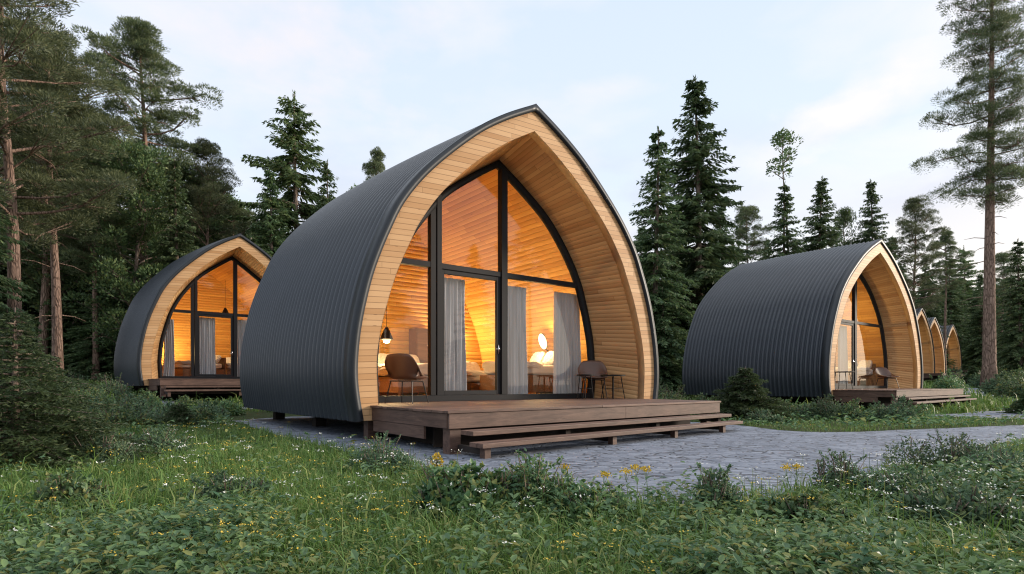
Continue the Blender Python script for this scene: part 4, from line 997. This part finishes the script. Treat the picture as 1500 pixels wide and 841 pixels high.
def scatter(n, Y0, Y1, seed, pad_px=330, power=1.0):
    n = int(n*1.32)
    """ground points inside the view wedge, denser near the viewer"""
    r = np.random.default_rng(seed); u = r.random(n); Yv = Y0*(Y1/Y0)**(u**power); px = r.uniform(-pad_px, 1500+pad_px, n)
    x = (px-750)/FPX*Yv; k = ~inside(PATH_POLY, x, Yv) & ~in_cabin(x, Yv) & ~near_curve(rib1, x, Yv, .95) & ~near_curve(rib2, x, Yv, .55) & ~near_curve(rib3, x, Yv, 1.1)
    return x[k], Yv[k], px[k], r
def leafy_zone(px, Yv, x):
    """where broad-leaved cover dominates: lower left and lower right of the meadow"""
    a = np.clip((470-px)/140, 0, 1)*np.clip((4.6-Yv)/.9, 0, 1); b = np.clip((px-930)/120, 0, 1)*np.clip((4.9-Yv)/.6+np.clip((px-1300)/150, 0, 1)*2, 0, 1)
    c = .9*np.clip((px-1040)/60, 0, 1)*(Yv > 11)*(Yv < 16) + .7*(px < 330)*(Yv > 11)*(Yv < 24)
    return np.clip(np.maximum(np.maximum(a, b), c)+.35*patch(x*1.3, Yv*1.3, 3), 0, 1)
def blades(name, n, Y0, Y1, seed, hgt, wid, label):
    x, y, px, r = scatter(n, Y0, Y1, seed); lz = leafy_zone(px, y, x); k = r.random(len(x)) > lz*.72; x, y, px = x[k], y[k], px[k]; n = len(x); o1 = r.permutation(n); x, y, px = x[o1], y[o1], px[o1]
    tall = np.clip(.85+.9*patch(x, y, 1)+.5*patch(x*3.3, y*3.3, 2), .3, 2.0)*(1+.35*((px > 1170) & (px < 1300) & (y > 4.6) & (y < 7)))
    edge = np.where((y < 12), 1, .9)
    h = hgt*tall*r.uniform(.45, 1.25, n)*edge; a = r.uniform(0, 6.28, n); bend = h*r.uniform(.15, .85, n); w = wid*r.uniform(.6, 1.4, n)*(np.maximum(y, 3)/3.5)**.55
    g = (np.arange(n)//26)*26; t_ = r.random(n) < .55; q = np.arange(n)                     # over half the blades stand in arching tussocks
    x = np.where(t_, x[g]+r.normal(size=n)*.022*np.maximum(y[g], 3)/3, x); y = np.where(t_, y[g]+r.normal(size=n)*.022*np.maximum(y[g], 3)/3, y)
    hs = r.uniform(.7, 1.7, n)[g]; h = np.where(t_, h*hs, h); bend = np.where(t_, h*r.uniform(.3, 1.1, n), bend)
    ok = ~inside(PATH_POLY, x, y); x, y, h, a, bend, w = x[ok], y[ok], h[ok], a[ok], bend[ok], w[ok]; n = len(x)
    B = np.c_[x, y, terrain(x, y)-.01]; o_ = np.c_[np.cos(a), np.sin(a), np.zeros(n)]; s = np.c_[-np.sin(a), np.cos(a), np.zeros(n)]
    tw = r.uniform(-1, 1, n)[:, None]; s = unit(s+o_*tw)
    m = B+o_*(bend*.28)[:, None]; m[:, 2] += h*.6; t = B+o_*bend[:, None]; t[:, 2] += h*(1-.25*bend/h)
    V = np.stack([B-s*w[:, None]*.5, B+s*w[:, None]*.5, m+s*w[:, None]*.42, m-s*w[:, None]*.42, t], 1).reshape(-1, 3); k5 = np.arange(n)[:, None]*5
    tag(np_mesh(name, V, [k5+np.array([[0, 1, 2, 3]]), k5+np.array([[3, 2, 4]])], M['grass']), label, 'grass', None, 'stuff')
blades('grass', 260000, 2.2, 16, 1, .135, .005, 'green meadow grass in the foreground round the paving')
blades('grass', 90000, 16, 60, 2, .26, .012, 'meadow grass farther back, up to the foot of the wood')
def cover(name, n, Y0, Y1, seed, leaf, hgt, per, label, mat='cover', sp=0):
    x, y, px, r = scatter(n, Y0, Y1, seed); lz = leafy_zone(px, y, x); k = r.random(len(x)) < (.03+lz*np.clip(.62+1.3*patch(x*2.1, y*2.1, 5), .12, 1) if sp == 0 else .10+.75*np.clip(.1-1.6*patch(x*2.1, y*2.1, 5), 0, 1)); x, y, px = x[k], y[k], px[k]; n = len(x)
    hump = np.clip(.75+.6*patch(x*2, y*2, 2), .2, 1.5); hh = hgt*hump*r.uniform(.6, 1.2, n); sz = r.uniform(.65, 1.35, n)*leaf*(np.maximum(y, 3)/3.3)**.35
    A = Acc(); z0 = terrain(x, y)
    for j in range(per):
        a = r.uniform(0, 6.28, n); f = r.uniform(.25, 1.0, n); o_ = np.c_[np.cos(a), np.sin(a), np.zeros(n)]
        P = np.c_[x, y, z0+hh*f]+o_*(.5*sz*r.uniform(.3, 1.6, n))[:, None]; D = unit(o_+np.c_[np.zeros((n, 2)), r.uniform(-.55, .65, n)]+(r.random((n, 3))-.5)*.5)
        S = unit(np.cross(D, np.array([0, 0, 1.])+(r.random((n, 3))-.5)*.8)); A.add(*leaf_arr(P, D, S, sz*r.uniform(.7, 1.3, n), sz*r.uniform(.38, .62, n)))
    tag(A.build(name, M[mat]), label, 'ground cover', None, 'stuff')
cover('ground_cover', 17000, 2.2, 8.5, 11, .046, .30, 7, 'low broad-leaved plants covering the foreground corners')
cover('ground_cover', 15000, 2.2, 9, 13, .022, .17, 9, 'small yellow-green leaves growing between grass and broad-leaved plants', 'clover', 1)
cover('ground_cover', 9000, 8.5, 30, 12, .06, .26, 5, 'low leafy undergrowth round the cabins and under the wood edge')
def flowers(name, n, seed, mat, label, zone, size=.012, hgt=.26, Y1=11):
    x, y, px, r = scatter(n, 2.4, Y1, seed); k = r.random(len(x)) < zone(px, y, x); x, y = x[k], y[k]; n = len(x); hh = hgt*r.uniform(.6, 1.25, n)
    C = np.c_[x, y, terrain(x, y)+hh]; A = Acc(); sc = size*(np.maximum(y, 3)/3.2)**.4
    for j in range(9):
        off = np.c_[r.normal(size=(n, 2))*(sc*1.9)[:, None], r.uniform(-.4, .4, n)*sc]; D = unit(np.c_[r.normal(size=(n, 2)), r.uniform(.1, .8, n)])
        A.add(*rhomb(C+off, D, unit(np.cross(D, [0, 0, 1.])), sc*r.uniform(.8, 1.5, n), sc*r.uniform(.6, 1.1, n)))
    st = np.c_[x, y, terrain(x, y)]; s = np.array([.0018, 0, 0]); V = np.stack([st-s, st+s, C+s, C-s], 1).reshape(-1, 3)
    o = A.build(name, M[mat]); tag(o, label, 'flowers', None, 'stuff'); np_mesh('stalks', V, [np.arange(n*4).reshape(-1, 4)], M['grass'], o)
cw = lambda px, y, x: np.clip(.02+1.1*patch(x*1.6, y*1.6, 4)+.25*((px > 1250) | ((px > 250) & (px < 800))), 0, 1)
cyl = lambda px, y, x: np.clip(.05+.9*patch(x*1.4, y*1.4, 5)+.2*(px < 650), 0, 1)
flowers('white_flowers', 2000, 21, 'petal_white', 'tiny white flower heads scattered through the meadow', cw, .013, .28)
flowers('yellow_flowers', 2200, 22, 'petal_yellow', 'tiny yellow flower heads scattered through the meadow', cyl, .010, .25)
# a few taller yellow heads against the paving
def bloom(px, Y, h, label, seed):
    r = np.random.default_rng(seed); root = empty('flower'); s = MB(); A = Acc()
    s.tube([(0, 0, 0), (.01, .005, h*.5), (.0, .02, h)], [.003, .0022, .0015], 5)
    for k in range(3): s.tube([(0, .015, h*.75), (.03*math.cos(k*2.1), .02+.03*math.sin(k*2.1), h*1.0)], [.0015, .001], 4)
    s.build('stalk', M['grass'], root)
    n = 60; P = np.c_[r.normal(size=(n, 2))*.022, h+r.normal(size=n)*.010]; D = unit(r.normal(size=(n, 3))+np.array([0, 0, .6])); A.add(*rhomb(P, D, unit(np.cross(D, [0, 1., .1])), .014, .012)); A.build('blossom', M['petal_yellow'], root)
    n = 10; t = r.random(n); P = np.c_[np.zeros((n, 2)), t*h*.8]; D = unit(r.normal(size=(n, 3))); B = Acc(); B.add(*leaf_arr(P, D, unit(np.cross(D, [0, 0, 1.])), .04, .012)); B.build('leaf', M['cover'], root)
    x, y = at_px(px, Y); root.location = (x, y, tz(x, y)); tag(root, label, 'flower', 'tall yellow flowers in front of the paving')
bloom(828, 4.3, .33, 'single tall yellow flower left of the yellow trio before the paving', 1)
bloom(886, 4.2, .29, 'pale yellow flower between the single flower and the trio', 2)
bloom(918, 4.2, .31, 'leftmost head of the trio of tall yellow flowers before the paving', 3)
bloom(932, 4.25, .33, 'middle head of the trio of tall yellow flowers before the paving', 4)
bloom(947, 4.25, .32, 'rightmost head of the trio of tall yellow flowers before the paving', 5)
bloom(1153, 4.6, .28, 'left one of two yellow flowers left of the tall grass on the right', 6)
bloom(1168, 4.6, .29, 'right one of two yellow flowers left of the tall grass on the right', 7)
